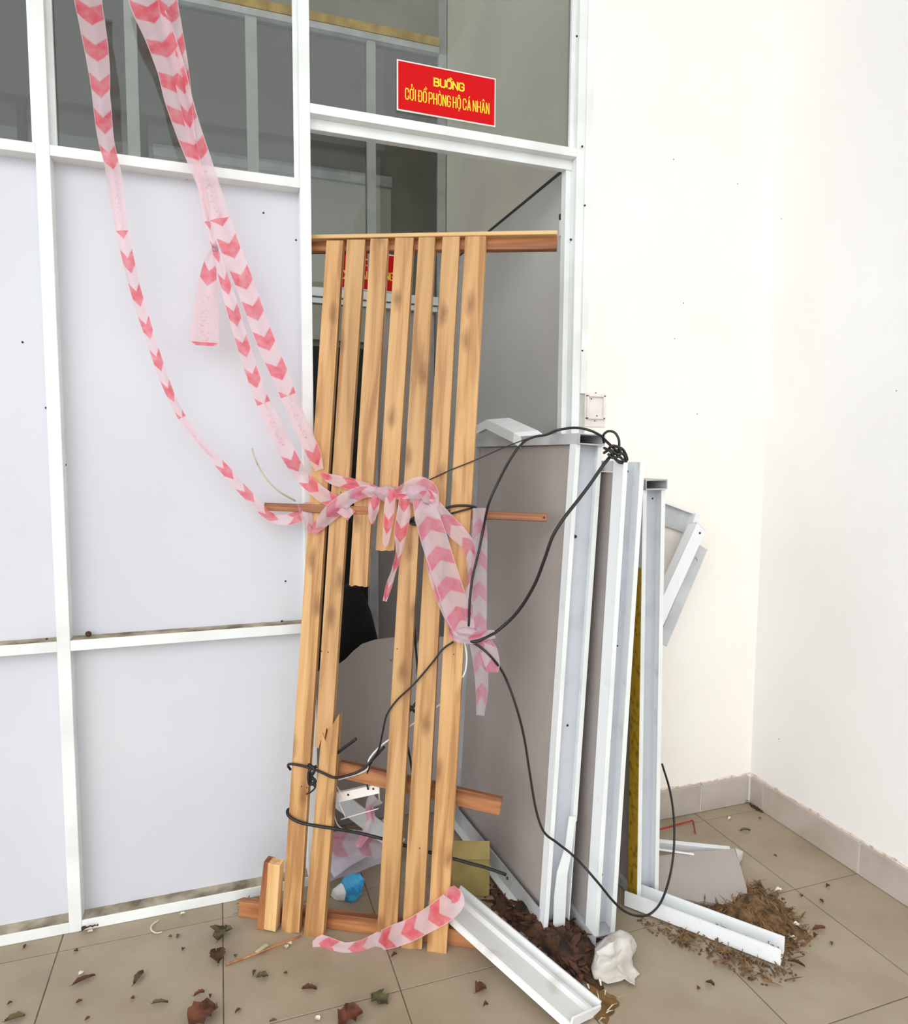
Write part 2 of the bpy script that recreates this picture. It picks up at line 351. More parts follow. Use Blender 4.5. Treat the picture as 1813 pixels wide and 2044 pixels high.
# ---- aluminium partition
part = thing('wall_partition', 'white aluminium partition with glass above and white panels below', None, (0, PY, 0), None, 'structure')
BK = PY+.055; PN = PY+.046       # back of frame, face of panels
posts = [(-.412, -.381), (.227, .257)]
for k in range(1, 5): posts.append((-.412-.639*k, -.381-.639*k))  # unseen cells on the left, added to block light into the booth
for a, b in posts: box('post', (a, PY, 0), (b, BK, 3.34), 'alu', part, .001)
cells = sorted(posts)
for (a0, a1), (b0, b1) in zip(cells[:-1], cells[1:]):
    for z0, z1 in ((0, .029), (.778, .806), (2.032, 2.058), (3.30, 3.34)):
        box('rail', (a1, PY+.001, z0), (b0, BK, z1), 'alu', part, .001)
    for z0, z1 in ((.029, .778), (.806, 2.032)):
        box('panel', (a1-.004, PN, z0-.004), (b0+.004, PN+.006, z1+.004), 'panel', part)
    for z0 in (.029, .806): box('ledge_dirt', (a1, PY+.004, z0), (b0, PN, z0+.0016), 'grime', part)
    box('pane', (a1-.004, PN-.006, 2.054), (b0+.004, PN-.001, 3.304), 'glass', part)
    for x0, x1 in ((a1, a1+.012), (b0-.012, b0)): box('glazing_bead', (x0, PN-.018, 2.058), (x1, PN-.007, 3.30), 'alu', part)
# door bay
box('post', (1.085, PY, 0), (1.113, BK, 3.34), 'alu', part, .001)
box('corner_trim', (1.113, PY-.006, 1.50), (1.136, PY+.05, 3.34), 'alu', part, .001)
box('wall_filler', (1.113, PY+.002, 0), (1.131, PY+.05, 1.50), 'filler', part)
box('door_head', (.257, PY+.001, 2.236), (1.085, BK, 2.262), 'alu', part, .001)
box('door_stop', (.257, PY+.030, 2.206), (1.085, BK, 2.236), 'alu', part, .001)
box('door_stop', (1.066, PY+.034, 0), (1.085, BK+.01, 2.236), 'alu', part, .001)
box('door_stop', (.257, PY+.044, 0), (.262, BK+.01, 2.236), 'alu', part)
box('pane', (.253, PN-.006, 2.258), (1.089, PN-.001, 3.304), 'glass', part)
box('glazing_bead', (1.073, PN-.018, 2.262), (1.085, PN-.007, 3.30), 'alu', part)
box('rail', (.257, PY+.001, 3.30), (1.085, BK, 3.34), 'alu', part, .001)
# screws and nails in the partition and the plaster
disc = None
def dot(p, r, par, name='screw', nrm=(0, -1, 0), mt='screw'):
    bm = bmesh.new(); bmesh.ops.create_cone(bm, cap_ends=True, segments=9, radius1=r, radius2=r*.7, depth=r*.9)
    me = bpy.data.meshes.new(name); bm.to_mesh(me); bm.free()
    return link(name, me, mt, par, frame_of(p, nrm, (0, 0, 1)))
for x, y, Yd in ((373, 357, PN), (526, 425, PN), (591, 479, PN), (45, 683, PN), (92, 814, PN-.01), (130, 928, PN-.01), (570, 1160, PN), (93, 1276, PN-.02), (563, 1240, PN-.01)):
    dot(onY(x, y, Yd), .0035, part)
dot(onY(176, 1266, PN-.02), .008, part, 'mud_nest', mt='soil')
for x, y in ((1152, 72), (1163, 292), (1168, 410), (1163, 700)): dot(onY(x, y, PY-.006), .0035, part)
dot(onY(1140, 478, PY+.02), .004, part)
for x, y in ((1473, 367), (1345, 318), (1365, 605), (1347, 676), (1392, 826)): dot(onY(x, y, PY-.004), .0022, wb, 'wall_speck')
for x, y in ((1560, 437), (1555, 1475), (1790, 780)): dot(onX(x, y, XC), .002, wr, 'wall_speck', (-1, 0, 0))

# ---- booth behind the partition
YF = 3.364; XI = 1.096
wi = thing('wall_inner_right', 'grey panelled side wall inside the booth', None, (XI, 2.7, 0), None, 'structure')
box('lower_panel', (XI, BK, 0), (XI+.02, YF, 2.232), 'inner2', wi)
box('upper_panel', (XI+.004, BK, 2.244), (XI+.02, YF, 4.6), 'inner', wi)
box('panel_joint', (XI+.001, BK, 2.230), (XI+.02, YF, 2.246), 'dark', wi)
far = thing('wall_inner_back', 'second partition with a doorway at the back of the booth', None, (.5, YF, 0), None, 'structure')
for x0, x1 in ((1.056, XI), (.700, .742), (-.343, -.294), (-1.2, -1.15)): box('post', (x0, YF-.02, 2.03 if x0 in (.700,) else 0), (x1, YF+.03, 3.25 if x0 in (.700, -.343) else 4.6), 'far_post', far, .001)
box('yellow_beam', (-2.4, YF-.035, 3.275), (1.056, YF+.03, 3.315), 'mustard', far, .001)
box('rail', (-2.4, YF-.03, 3.245), (1.056, YF+.03, 3.275), 'alu_grey', far, .001)
box('door_head', (.2, YF-.03, 2.045), (1.056, YF+.03, 2.085), 'alu', far, .001)
box('door_stop', (.2, YF-.015, 2.015), (1.056, YF+.03, 2.040), 'alu', far, .001)
for x0, x1 in ((-2.4, -1.2), (-1.15, -.343), (-.294, .15)):
    box('lower_panel', (x0, YF, 0), (x1, YF+.01, 2.06), 'inner2', far)
    box('pane', (x0, YF, 2.06), (x1, YF+.005, 3.25), 'glass', far)
box('post', (.15, YF-.02, 0), (.2, YF+.03, 3.25), 'far_post', far, .001)
for x0, x1 in ((.2, .70), (.742, 1.056)): box('pane', (x0, YF, 2.085), (x1, YF+.005, 3.25), 'glass', far)
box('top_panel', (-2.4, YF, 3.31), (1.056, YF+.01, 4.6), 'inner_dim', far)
box('door_leaf', (.755, YF+.02, 0), (1.052, YF+.05, 2.012), 'board', far, .002)
box('door_stile', (.708, YF-.005, 0), (.752, YF+.05, 2.012), 'alu_grey', far, .002)
rb = thing('wall_rear', 'dim walls of the room beyond the booth', None, (0, 5.6, 0), None, 'structure')
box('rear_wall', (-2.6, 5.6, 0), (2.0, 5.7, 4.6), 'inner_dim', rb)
box('side_wall', (-2.6, YF, 0), (-2.5, 5.6, 4.6), 'inner_dim', rb)  # these two side walls are unseen, added to keep the rear room dark
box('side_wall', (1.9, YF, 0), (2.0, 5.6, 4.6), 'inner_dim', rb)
box('rear_bar', (-.4, 5.5, 3.42), (1.35, 5.58, 3.50), 'alu_grey', rb)  # pale bar with a paler block below it, set against the rear wall
box('pale_rear_block', (-.4, 5.54, 2.2), (1.35, 5.6, 3.42), 'inner', rb)
box('room_shade_sheet', (-.6, 5.56, 0), (1.9, 5.6, 2.15), 'dark', rb)  # dark sheet on the rear wall, painting in the shade of the unlit room
# bolt on the inner side wall
b = thing('door_bolt', 'small white door bolt with a black knob beside the door jamb', 'bolt', onX(1122, 472, XI-.004))
p = onX(1122, 450, XI-.004)
box('bolt_body', (p.x-.007, p.y-.010, p.z-.035), (p.x+.004, p.y+.010, p.z+.018), 'white', b, .002)
box('knob', (p.x-.010, p.y-.006, p.z+.018), (p.x+.004, p.y+.006, p.z+.036), 'screw', b, .002)

# ---- signs
OCT = [(.22, 0), (.78, 0), (1, .16), (1, .84), (.78, 1), (.22, 1), (0, .84), (0, .16), (.22, 0)]
GL = {'B': [[(0, 0), (0, 1), (.65, 1), (.93, .88), (.93, .64), (.65, .52), (0, .52)], [(.65, .52), (1, .4), (1, .12), (.7, 0), (0, 0)]],
 'U': [[(0, 1), (0, .16), (.22, 0), (.78, 0), (1, .16), (1, 1)]], 'O': [OCT], 'N': [[(0, 0), (0, 1), (1, 0), (1, 1)]],
 'G': [[(1, .74), (1, .84), (.78, 1), (.22, 1), (0, .84), (0, .16), (.22, 0), (.78, 0), (1, .16), (1, .47), (.58, .47)]],
 'C': [[(1, .70), (1, .84), (.78, 1), (.22, 1), (0, .84), (0, .16), (.22, 0), (.78, 0), (1, .16), (1, .30)]],
 'I': [[(.5, 0), (.5, 1)]], 'D': [[(0, 0), (0, 1), (.72, 1), (1, .84), (1, .16), (.72, 0), (0, 0)]], 'P': [[(0, 0), (0, 1), (.75, 1), (1, .88), (1, .56), (.75, .43), (0, .43)]],
 'H': [[(0, 0), (0, 1)], [(1, 0), (1, 1)], [(0, .5), (1, .5)]], 'A': [[(0, 0), (.5, 1), (1, 0)], [(.2, .3), (.8, .3)]],
 '^': [[(.15, 1.14), (.5, 1.30), (.85, 1.14)]], '`': [[(.30, 1.34), (.62, 1.16)]], "'": [[(.40, 1.16), (.70, 1.34)]], 'r': [[(.78, 1.46), (1.1, 1.28)]],
 '?': [[(.38, 1.40), (.60, 1.46), (.66, 1.32), (.50, 1.24), (.50, 1.16)]], '.': [[(.5, -.24), (.5, -.13)]], '+': [[(.85, .96), (1.12, 1.02), (1.16, 1.18)]], '-': [[(-.28, .5), (.42, .5)]]}
def lettering(words, x0, x1, y, z0, z1, parent, mt='ink', gap=.42, bold=.17, aspect=None):
    """words: lists of letter codes (letter + marks); strokes laid on the sign face"""
    wid = []
    for wd_ in words: wid.append([(.34 if c[0] == 'I' else 1.) for c in wd_])
    tot = sum(sum(a)+gap*(len(a)-1) for a in wid)+(len(words)-1)*.95
    k = (x1-x0)/tot; H_l = z1-z0; tk = bold*min(k*1.35, H_l*.8); vs = []; fs = []; n = 0; x = x0
    for wd_, ws in zip(words, wid):
        for c, cw in zip(wd_, ws):
            for g in c:
                for st_ in GL[g]:
                    t2 = tk*(1 if g.isalpha() and g != 'r' else .7)
                    for a, b in zip(st_[:-1], st_[1:]):
                        f_ = k*cw
                        A = V((x+a[0]*f_*(1 if cw == 1 else 1), z0+a[1]*H_l)); B = V((x+b[0]*f_, z0+b[1]*H_l)); d = (B-A).normalized(); A = A-d*t2*.42; B = B+d*t2*.42; s_ = V((-d.y, d.x))*t2/2
                        yy_ = y-.00004*(n % 7); m_ = len(vs)
                        vs += [V((p.x, yy_, p.y)) for p in (A-s_, B-s_, B+s_, A+s_)]; fs.append((m_, m_+1, m_+2, m_+3)); n += 1
            x += k*(cw+gap)
        x += k*(.95-gap)
    return link('lettering', me_of('lettering', vs, fs), mt, parent)
SY = PN-.009
def SP(x, y): return onY(x, y, SY)
a, c2 = SP(792.5, 219.5), SP(990, 157)
sx0, sx1, sz0, sz1 = a.x, c2.x, a.z, c2.z
sg = thing('door_sign', 'red sign with white border and yellow lettering above the doorway', 'sign', (sx0, SY, sz0))
box('sign_border', (sx0, SY, sz0), (sx1, SY+.003, sz1), 'white', sg)
sf = box('sign_face', (sx0+.004, SY-.001, sz0+.004), (sx1-.004, SY+.001, sz1-.004), 'red', sg)
W_, H_ = sx1-sx0, sz1-sz0
lettering([['B', 'U', 'O^r', 'N', 'G']], sx0+W_*.365, sx0+W_*.665, SY-.0014, sz0+H_*.615, sz0+H_*.76, sf, bold=.26, gap=.34)
lettering([['C', 'O+?', 'I'], ['D-', 'O^r'], ['P', 'H', 'O`', 'N', 'G'], ['H', 'O^.'], ['C', "A'"], ['N', 'H', 'A^', 'N']], sx0+W_*.082, sx0+W_*.93, SY-.0014, sz0+H_*.245, sz0+H_*.455, sf, bold=.24, gap=.55)
q0, q1 = onY(680, 573, YF-.012), onY(790, 512, YF-.012)
s2 = thing('inner_sign', 'red sign with yellow letters seen behind the wooden slats', 'sign', q0)
box('sign_border', (q0.x-.006, YF-.012, q0.z-.006), (q1.x+.006, YF-.004, q1.z+.006), 'white', s2)
sf2 = box('sign_face', (q0.x, YF-.014, q0.z), (q1.x, YF-.01, q1.z), 'red', s2)
for s, px, py0, py1, wp in (('O', 733, 530, 518, 8), ('C', 684, 555, 540, 10), ('AU', 731, 557, 542, 16), ('NG', 778, 559, 545, 15)):
    u0, u1 = onY(px, py0, YF-.015), onY(px, py1, YF-.015)
    lettering([list(s)], u0.x-wp*.0012, u0.x+wp*.0012, YF-.0145, u0.z, u1.z, sf2, bold=.22)
# ---- junction box on the plaster
p0, p1 = onY(1167, 852, PY-.006), onY(1209, 786, PY-.006)
jb = thing('switch_box', 'cream plastic switch back box without cover on the cream wall', 'switch box', p0)
box('mounting_plate', (p0.x, PY-.008, p0.z), (p1.x, PY-.003, p1.z), 'cream', jb, .001)
g0, g1 = onY(1170, 836, PY-.01), onY(1207, 790, PY-.01)
for lo, hi in (((g0.x, g0.z), (g1.x, g0.z+.005)), ((g0.x, g1.z-.005), (g1.x, g1.z)), ((g0.x, g0.z), (g0.x+.005, g1.z)), ((g1.x-.007, g0.z), (g1.x, g1.z))):
    box('rim', (lo[0], PY-.018, lo[1]), (hi[0], PY-.006, hi[1]), 'cream', jb, .0008)
for x, y in ((1190, 784), (1188, 840), (1181, 796), (1192, 830)): dot(onY(x, y, PY-.010), .0022, jb)

# ------------------------------------------------------------------ slatted wooden bed base leaning in the doorway
UD = V((.876, -.483, 0)); ND = V((.483, .876, 0))
P0 = V((.155, 1.802, 0)); LEAN = (1.8997-1.6534)/1.907
NP = V((ND.x, ND.y, -LEAN)).normalized()
UPV = V((ND.x*LEAN, ND.y*LEAN, 1)).normalized()
def PP(x, y, o=0): return onP(x, y, P0+NP*o, NP)     # point on the slat faces; o<0 towards the camera
bed = thing('slatted_bed_base', 'pale pine slatted bed base with broken slats leaning in the doorway', 'bed base', P0)
TH = .018
def slat(name, tl, tr, bl, br, parent, mt='wood', jag_b=0, jag_t=0, seed=0, th=TH, off=0, bot=None, top=None):
    if bot: br, bl = bot[0], bot[-1]
    rnd = random.Random(seed)
    A, B, C_, D_ = (PP(*q, off) for q in (tl, tr, br, bl))
    mid_t, mid_b = (A+B)/2, (C_+D_)/2
    fr = frame_of(mid_b, mid_t-mid_b, NP); inv = fr.inverted()
    pts = []
    def edge(p, q, jag):
        out = [p]
        if jag:
            for i in range(1, 7): out.append(p.lerp(q, i/7)+UPV*rnd.uniform(-jag, jag))
        return out
    pts += ([PP(*q, off) for q in top] if top else edge(A, B, jag_t)+[B])+([PP(*q, off) for q in bot] if bot else edge(C_, D_, jag_b)+[D_])
    loc = [inv@p for p in pts]; loc = [V((p.x, 0, p.z)) for p in loc]
    me = prism_me(name, loc, (0, th, 0))
    return link(name, me, mt, parent, fr)
slat('slat', (652, 480), (685, 480), (561, 1862), (597, 1862), bed, seed=1)
slat('slat', (693, 478), (729, 478), None, None, bed, seed=2, bot=[(664, 1448), (660, 1470), (652, 1452), (646, 1484), (640, 1478), (636, 1494), (629, 1490)])
slat('slat', (740, 476), (775, 476), (697, 1168), (733, 1171), bed, jag_b=.004, seed=3)
slat('slat', (789, 474), (826, 474), (750, 1098), (787, 1098), bed, jag_b=.003, seed=4)
slat('slat', (836, 472), (869, 472), (753, 1860), (792, 1860), bed, seed=5)
slat('slat', (884, 470), (918, 470), (801, 1893), (842, 1895), bed, seed=6)
slat('slat', (929, 468), (971, 468), (852, 1903), (891, 1905), bed, seed=7)
slat('broken_slat', (640, 1488), (678, 1424), (606, 1871), (645, 1871), bed, seed=8, off=-.004, th=.024, top=[(640, 1488), (643, 1462), (650, 1480), (655, 1454), (662, 1450), (670, 1436), (678, 1424)])
# cross bars: head bar (upright board + light top strip), foot bar, snapped bars
hl, hr = PP(612, 486, TH), PP(1113, 480, TH)
beam('head_bar', hl, hr, .045, .022, NP, 'wood_red', bed)
tl_, tr_ = PP(616, 472, -.004), PP(1113, 463, -.004)
beam('head_strip', tl_, tr_, .011, .05, NP, 'wood_end', bed)
fl, frr = onZ(470, 1838), onZ(962, 1904)
beam('foot_bar', fl+V((0, 0, .021))+ND*.018, frr+V((0, 0, .021))+ND*.018, .042, .028, NP, 'wood_red', bed)
beam('middle_bar', onY(527, 1011, 1.968), PP(1093, 1033, .035), .022, .020, NP, 'wood_red', bed)
beam('lower_bar', PP(676, 1536, .03), PP(1000, 1612, .05), .045, .022, NP, 'wood_red', bed)
dot(PP(1086, 1033, .03), .003, bed, 'nail', tuple(-NP))
for x, y in ((680, 983), (602, 1570), (613, 1572), (655, 1302), (642, 1300), (793, 1295), (780, 1318), (906, 1306), (838, 1693)): dot(PP(x, y, 0), .0022, bed, 'nail', tuple(-NP))
# short stub beside it
st = thing('timber_stub', 'short upright offcut of split timber at the foot of the slats', 'wood offcut', onZ(527, 1858))
q = onZ(533, 1858)
a_, b_ = onP(520, 1858, q, ND), onP(540, 1724, q, ND)
beam('stub_side', onP(519, 1856, q, ND), onP(534, 1722, q, ND), .022, .03, ND, 'wood_red', st, .001)
beam('stub_face', onP(538, 1858, q-ND*.004, ND), onP(547, 1726, q-ND*.004, ND), .034, .03, ND, 'wood_end', st, .001)

# ------------------------------------------------------------------ framed panels standing on edge in the doorway
def framed_panel(name, label, nb, nt, depth_dir, depth, tck, flange, rails, group=None, yellow=False, holes=(), seed=0, lip0=0.):
    """nb/nt: bottom and top centre of the near edge"""
    nb, nt = V(nb), V(nt); t = thing(name, label, 'panel', nb, group)
    z = (nt-nb).normalized(); y = V(depth_dir).normalized(); x = y.cross(z).normalized(); y = z.cross(x)
    H = (nt-nb).length
    M0 = Matrix((x, y, z)).transposed().to_4x4(); M0.translation = nb
    bt, tp = rails; rh = .028
    # near stile: C channel open to the viewer
    ns = link('near_stile', sweep_me('near_stile', chan_prof(tck, flange), H-bt*rh-tp*rh), 'alu_dirty', t, M0@Matrix.Translation((0, 0, bt*rh)))
    box('stile_web', (-tck/2+.0026, flange-.0045, bt*rh+.001), (tck/2-.0026, flange-.002, H-tp*rh-.001), 'web', ns, 0, M0)  # blue-grey plate over the web, recess shade put into its colour
    # lip strips folded outward along the flange edges
    for s in (-1, 1):
        box('lip', (s*tck/2-.012 if s > 0 else s*tck/2-.001, -.0015, max(bt*rh, lip0) if s > 0 else bt*rh), (s*tck/2+.001 if s > 0 else s*tck/2+.012, .0015, H-tp*rh), 'alu', ns, 0, M0)
    link('far_stile', sweep_me('far_stile', chan_prof(tck, flange), H-.06), 'alu_grey', t, M0@Matrix.Translation((0, depth, .03))@Matrix.Rotation(math.pi, 4, 'Z'))
    box('board', (-tck*.30, flange-.002, .03), (-tck*.30+.012, depth-flange+.002, H-.03), 'board', t, 0, M0)
    R = M0@Matrix.Rotation(-math.pi/2, 4, 'X')   # z' -> +y
    def rail(n, zc, y0):
        link(n, tube_rect_me(n, tck, rh, depth-y0), 'alu_grey', t, M0@Matrix.Translation((0, y0, zc))@Matrix.Rotation(-math.pi/2, 4, 'X'))
    rail('bottom_rail', rh/2, -.004 if bt else flange)
    rail('top_rail', H-rh/2, -.012 if tp else flange)
    for (hx, hz, r) in holes:
        dot(M0@V((hx*tck, flange-.005, hz*H)), r, ns, 'screw', tuple(-y))
    if yellow:
        box('yellow_edge', (-tck/2-.0015, 0, .0), (-tck/2, .045, H*.80), 'yellow', ns, 0, M0)
    return t, M0, H
P1, M1, H1 = framed_panel('framed_panel', 'grey panel in a battered white frame nearest the wooden slats', (.842, 1.570, 0), (.917, 1.58, 1.355), (-.062, 1, 0), .66, .080, .030, (0, 1),
    holes=((-.1, .80, .006), (.1, .42, .004), (.1, .03, .004)), lip0=.31)
# buckled rear half of its head rail and the loose bottom ledge
def X1(x, y, d=0): return onX(x, y, .862+d)
pk = [M1@V((0, .30, H1-.004)), onX(1050, 864, .885), onX(994, 838, .87), onX(942, 866, .86)]
vsx = []; 
for q in pk: vsx += [q+V((-.04, 0, -.004)), q+V((.04, 0, .004)), q+V((.04, 0, .008)), q+V((-.04, 0, .0)), q+V((-.042, 0, -.03))]
fsx = []
for i in range(3):
    for k in range(5): fsx.append((i*5+k, i*5+(k+1) % 5, (i+1)*5+(k+1) % 5, (i+1)*5+k))
link('buckled_rail', me_of('buckled_rail', vsx, fsx), 'alu_dirty', P1)
lb = M1@Matrix.Translation((-.046, .0, 0))
box('rail_face', (.002, .02, .012), (.006, .66, .062), 'alu_grey', P1, 0, lb)
box('rail_ledge', (-.020, .02, .008), (.006, .66, .012), 'alu', P1, 0, lb)
dot(lb@V((.001, .21, .040)), .005, P1, 'screw', (-1, 0, 0))
framed_panel('framed_panel', 'white framed panel standing between the battered panel and the yellow-edged one', (.945, 1.495, 0), (1.000, 1.50, 1.285), (-.03, 1, 0), .62, .062, .045, (1, 0),
    holes=((.15, .98, .004), (.2, .62, .003), (.1, .42, .005), (.0, .36, .004), (.1, .13, .006)))
framed_panel('framed_panel', 'white framed panel with a yellow edge strip closest to the plaster wall', (1.158, 1.605, .004), (1.136, 1.605, 1.235), (-.02, 1, 0), .62, .072, .035, (0, 1), yellow=True,
    holes=((-.25, .90, .006), (.25, .955, .003)))
# kinked flange at the foot of the first panel
link('bent_flange', prism_me('bent_flange', [onY(x, y, 1.562) for x, y in ((1137, 1630), (1129, 1690), (1113, 1742), (1107, 1790), (1105, 1852), (1128, 1848), (1130, 1800), (1133, 1745), (1142, 1698), (1150, 1630))], (0, .003, 0)), 'alu', P1)

# leaning frame behind, against the cream wall
YB = 1.90
def YBp(x, y, d=0): return onY(x, y, YB+d)
p4 = thing('framed_panel', 'tilted framed board leaning on the cream wall behind the standing panels', 'panel', (1.33, YB, 0))
tr4, tl4 = YBp(1388, 1026), YBp(1296, 992)
dn = (YBp(1322, 1250)-tr4); 
brr = YBp(1300, 1330)
NB = V((0, 1, 0))
link('board', prism_me('board', [tl4+V((0, .03, 0)), tr4+V((0, .03, 0)), YBp(1310, 1300)+V((0, .03, 0)), YBp(1250, 1270)+V((0, .03, 0))], (0, .006, 0)), 'cream', p4)
def chan(name, p0, p1, wd, dp, opening, mt, parent, t=.0025):
    fr = frame_of(p0, V(p1)-V(p0), -V(opening)); L = (V(p1)-V(p0)).length
    return link(name, sweep_me(name, chan_prof(wd, dp, t), L), mt, parent, fr)
xd = (tr4-tl4).normalized(); zd = V((-xd.z, 0, xd.x))
beam('top_flange', tl4, tr4, .004, .055, V((0, 1, 0)), 'alu_dirty', p4, 0)
beam('top_web', tl4-zd*.035+V((0, .018, 0)), tr4-zd*.035+V((0, .018, 0)), .07, .004, V((0, 1, 0)), 'alu_grey', p4, 0)
beam('side_stile', tr4+V((.004, -.01, 0)), YBp(1316, 1262, -.01), .020, .055, V((0, 1, 0)), 'alu_dirty', p4, 0)
# loose rail leaning on that frame
ra, rb2 = onY(1400, 1052, 1.83), onY(1318, 1232, 1.74)
ex = (rb2-ra).normalized(); lr = thing('loose_rail', 'short white rail with a screw hole leaning against the tilted frame', 'rail', rb2)
end = ra+ex*min(.62, (ra.x-1.225)/-ex.x)     # its foot rests against the side of the yellow-edged panel
chan('rail_body', ra, end, .046, .034, (.25, -.9, .25), 'alu_dirty', lr)
fr = frame_of(ra, ex, (-.25, .9, -.25))
box('back_plate', (-.023, -.001, 0), (.023, .001, (end-ra).length), 'alu_dirty', lr, 0, fr)
box('end_cap', (-.023, 0, -.002), (.023, .034, .002), 'alu_grey', lr, 0, fr)
dot(fr@V((-.004, -.002, .022)), .0042, lr, 'screw', (.25, -.9, .25))
beam('side_flange', onY(1404, 1092, 1.865), onY(1322, 1285, 1.80), .034, .004, (.25, 1, -.2), 'alu_grey', lr, 0)
hk = onY(1390, 1112, 1.855)
tube('clip', [hk, hk+V((.006, 0, -.012)), hk+V((-.006, 0, -.03)), hk+V((.004, 0, -.05))], .002, 'alu_grey', lr)

# ------------------------------------------------------------------ rails lying on the floor
def up_channel(name, label, p0, p1, wd, ht, mt='alu_dirty', tilt=0., z0=0, z1=0, screws=(), t=.003, cap=False):
    p0 = V(p0); p1 = V(p1); p0.z = z0; p1.z = z1
    t_ = thing(name, label, 'rail', (p0+p1)/2-V((0, 0, (z0+z1)/2)))
    d = (p1-p0).normalized(); sd = V((-d.y, d.x, 0)).normalized(); upv = Matrix.Rotation(tilt, 3, d)@sd.cross(d)*-1
    if upv.z < 0: upv = -upv
    fr = frame_of(p0, d, upv); L = (p1-p0).length
    a = wd/2
    prof = [(-a, 0), (a, 0), (a, ht), (a-t*2, ht), (a-t*2, ht-.004), (a-t, ht-.004), (a-t, t), (-a+t, t), (-a+t, ht-.004), (-a+t*2, ht-.004), (-a+t*2, ht), (-a, ht)]
    link('rail_body', sweep_me('rail_body', prof, L), mt, t_, fr)
    if cap: box('end_cap', (-a, 0, L-.003), (a, ht*.8, L), mt, t_, .001, fr)
    for sx, sz, r in screws: dot(fr@V((sx*wd, t+.001, sz*L)), r, t_, 'screw', tuple(upv))
    return t_, fr, L
# front one: wide flat face up with a fold along it
fa, fb = V((.585, 1.735, .055)), V((.775, 1.285, .012))
t1 = thing('floor_rail', 'long dirty white rail with a raised fold lying across the front of the floor', 'rail', (.68, 1.5, 0))
d = (fb-fa).normalized(); fr1 = frame_of(fa, d, (.30, .1, 1)); L1 = (fb-fa).length
sgn = 1 if (fr1@V((1, 0, 0))-fa).x > 0 else -1
prof = [(-.074, .002), (-.070, .005), (.002, .005), (.008, .015), (.018, .016), (.026, .004), (.038, .004), (.041, .026), (.046, .026), (.046, -.004), (-.074, -.012)]
prof = [(x*sgn, y) for x, y in prof]
link('rail_body', sweep_me('rail_body', prof, L1), 'alu_stained', t1, fr1)
box('end_cap', (min(-.074*sgn, .046*sgn), -.006, L1-.002), (max(-.074*sgn, .046*sgn), .020, L1+.004), 'alu_stained', t1, .003, fr1)
for sx, sz, r in ((-.020*sgn, .50, .004), (.030*sgn, .45, .003), (-.01*sgn, .93, .003), (.028*sgn, .90, .003), (-.03*sgn, .12, .004), (-.015*sgn, .10, .004), (-.02*sgn, .16, .003)):
    dot(fr1@V((sx, .002 if abs(sx) < .025 else .006, sz*L1)), r, t1, 'screw', (0, 0, 1))
up_channel('floor_rail', 'scuffed white channel rail lying under the yellow-edged panel', (1.105, 1.625, 0), (1.352, 1.295, 0), .062, .042, screws=((.1, .08, .006), (.0, .9, .003)), z0=.004, z1=.004)

# broken grey board with a white edge bar near the skirting
gb = thing('broken_board', 'broken grey fibre board lying flat near the skirting', 'board', (1.40, 1.66, 0))
zt = .03
edge = [(1290, 1712), (1380, 1700), (1466, 1694), (1478, 1728), (1490, 1768), (1492, 1784), (1476, 1782), (1470, 1792), (1462, 1799), (1450, 1802), (1438, 1808), (1428, 1803), (1414, 1800), (1402, 1798), (1394, 1801), (1382, 1797), (1362, 1794), (1336, 1790), (1300, 1780)]
def BZ(x, y): return onP(x, y, V((1.4, 1.7, .035)), V((-.03, -.10, 1)).normalized())
link('board_sheet', prism_me('board_sheet', [BZ(*e) for e in edge], (0, 0, -.010)), 'board', gb)
eb = thing('edge_bar', 'thin white edge bar on the far side of the broken board', 'rail', (1.5, 1.83, 0))
ea, ec = onZ(1300, 1676, .03), onZ(1458, 1692, .03)
beam('bar_body', ea, ec, .020, .024, (0, 0, -1), 'alu_dirty', eb)
e2, e3 = onZ(1300, 1692, .045), onZ(1386, 1704, .040)
beam('bar_lip', e2, e3, .010, .004, (0, 0, -1), 'alu', eb)
pf = thing('paper_flap', 'small torn white paper flap at the corner of the broken board', 'paper', onZ(1475, 1725))
link('flap_sheet', prism_me('flap_sheet', [onZ(1468, 1692, .02), onZ(1484, 1700, .022), onZ(1482, 1712, .012), onZ(1476, 1724, .006)], (0, 0, -.003)), 'paper', pf)
tube_pts = [onZ(1300, 1660, .02), onZ(1345, 1648, .03), onZ(1383, 1638, .035), onZ(1385, 1648, .018), onZ(1388, 1664, .004)]
rs = thing('red_strap', 'thin bent red plastic strap on the floor behind the white bar', 'strap', onZ(1385, 1662))
for i in range(len(tube_pts)-1): beam('strap_length', tube_pts[i], tube_pts[i+1], .006, .002, (.2, -.9, .4), 'redwire', rs, 0)

# ------------------------------------------------------------------ rubbish behind the slats
gp = thing('bent_grey_sheet', 'grey sheet with a curved torn top standing behind the slats', 'board', (.6, 2.30, 0))
top = [(560, 1350), (640, 1336), (672, 1328), (690, 1316), (706, 1300), (724, 1286), (748, 1278), (780, 1273), (812, 1272), (826, 1290), (836, 1276), (870, 1268), (900, 1264)]
pts = [onY(x, y, 2.30) for x, y in top]; pts = [V((p.x, 2.30-.05*((p.x-.5)/.3)**2, p.z)) for p in pts]
vq = []; fq = []
for p in pts: vq += [V((p.x, p.y, .002)), p, p+V((0, .008, 0)), V((p.x, p.y+.008, .002))]
for i in range(len(pts)-1):
    for k in range(4): fq.append((i*4+k, i*4+(k+1) % 4, i*4+4+(k+1) % 4, i*4+4+k))
fq += [(0, 1, 2, 3), tuple(len(vq)-4+k for k in (3, 2, 1, 0))]
link('sheet', me_of('sheet', vq, fq), 'board', gp)
bc = thing('black_bag', 'black cloth bag slumped behind the grey sheet', 'bag', onY(670, 1340, 2.5))
rings = []
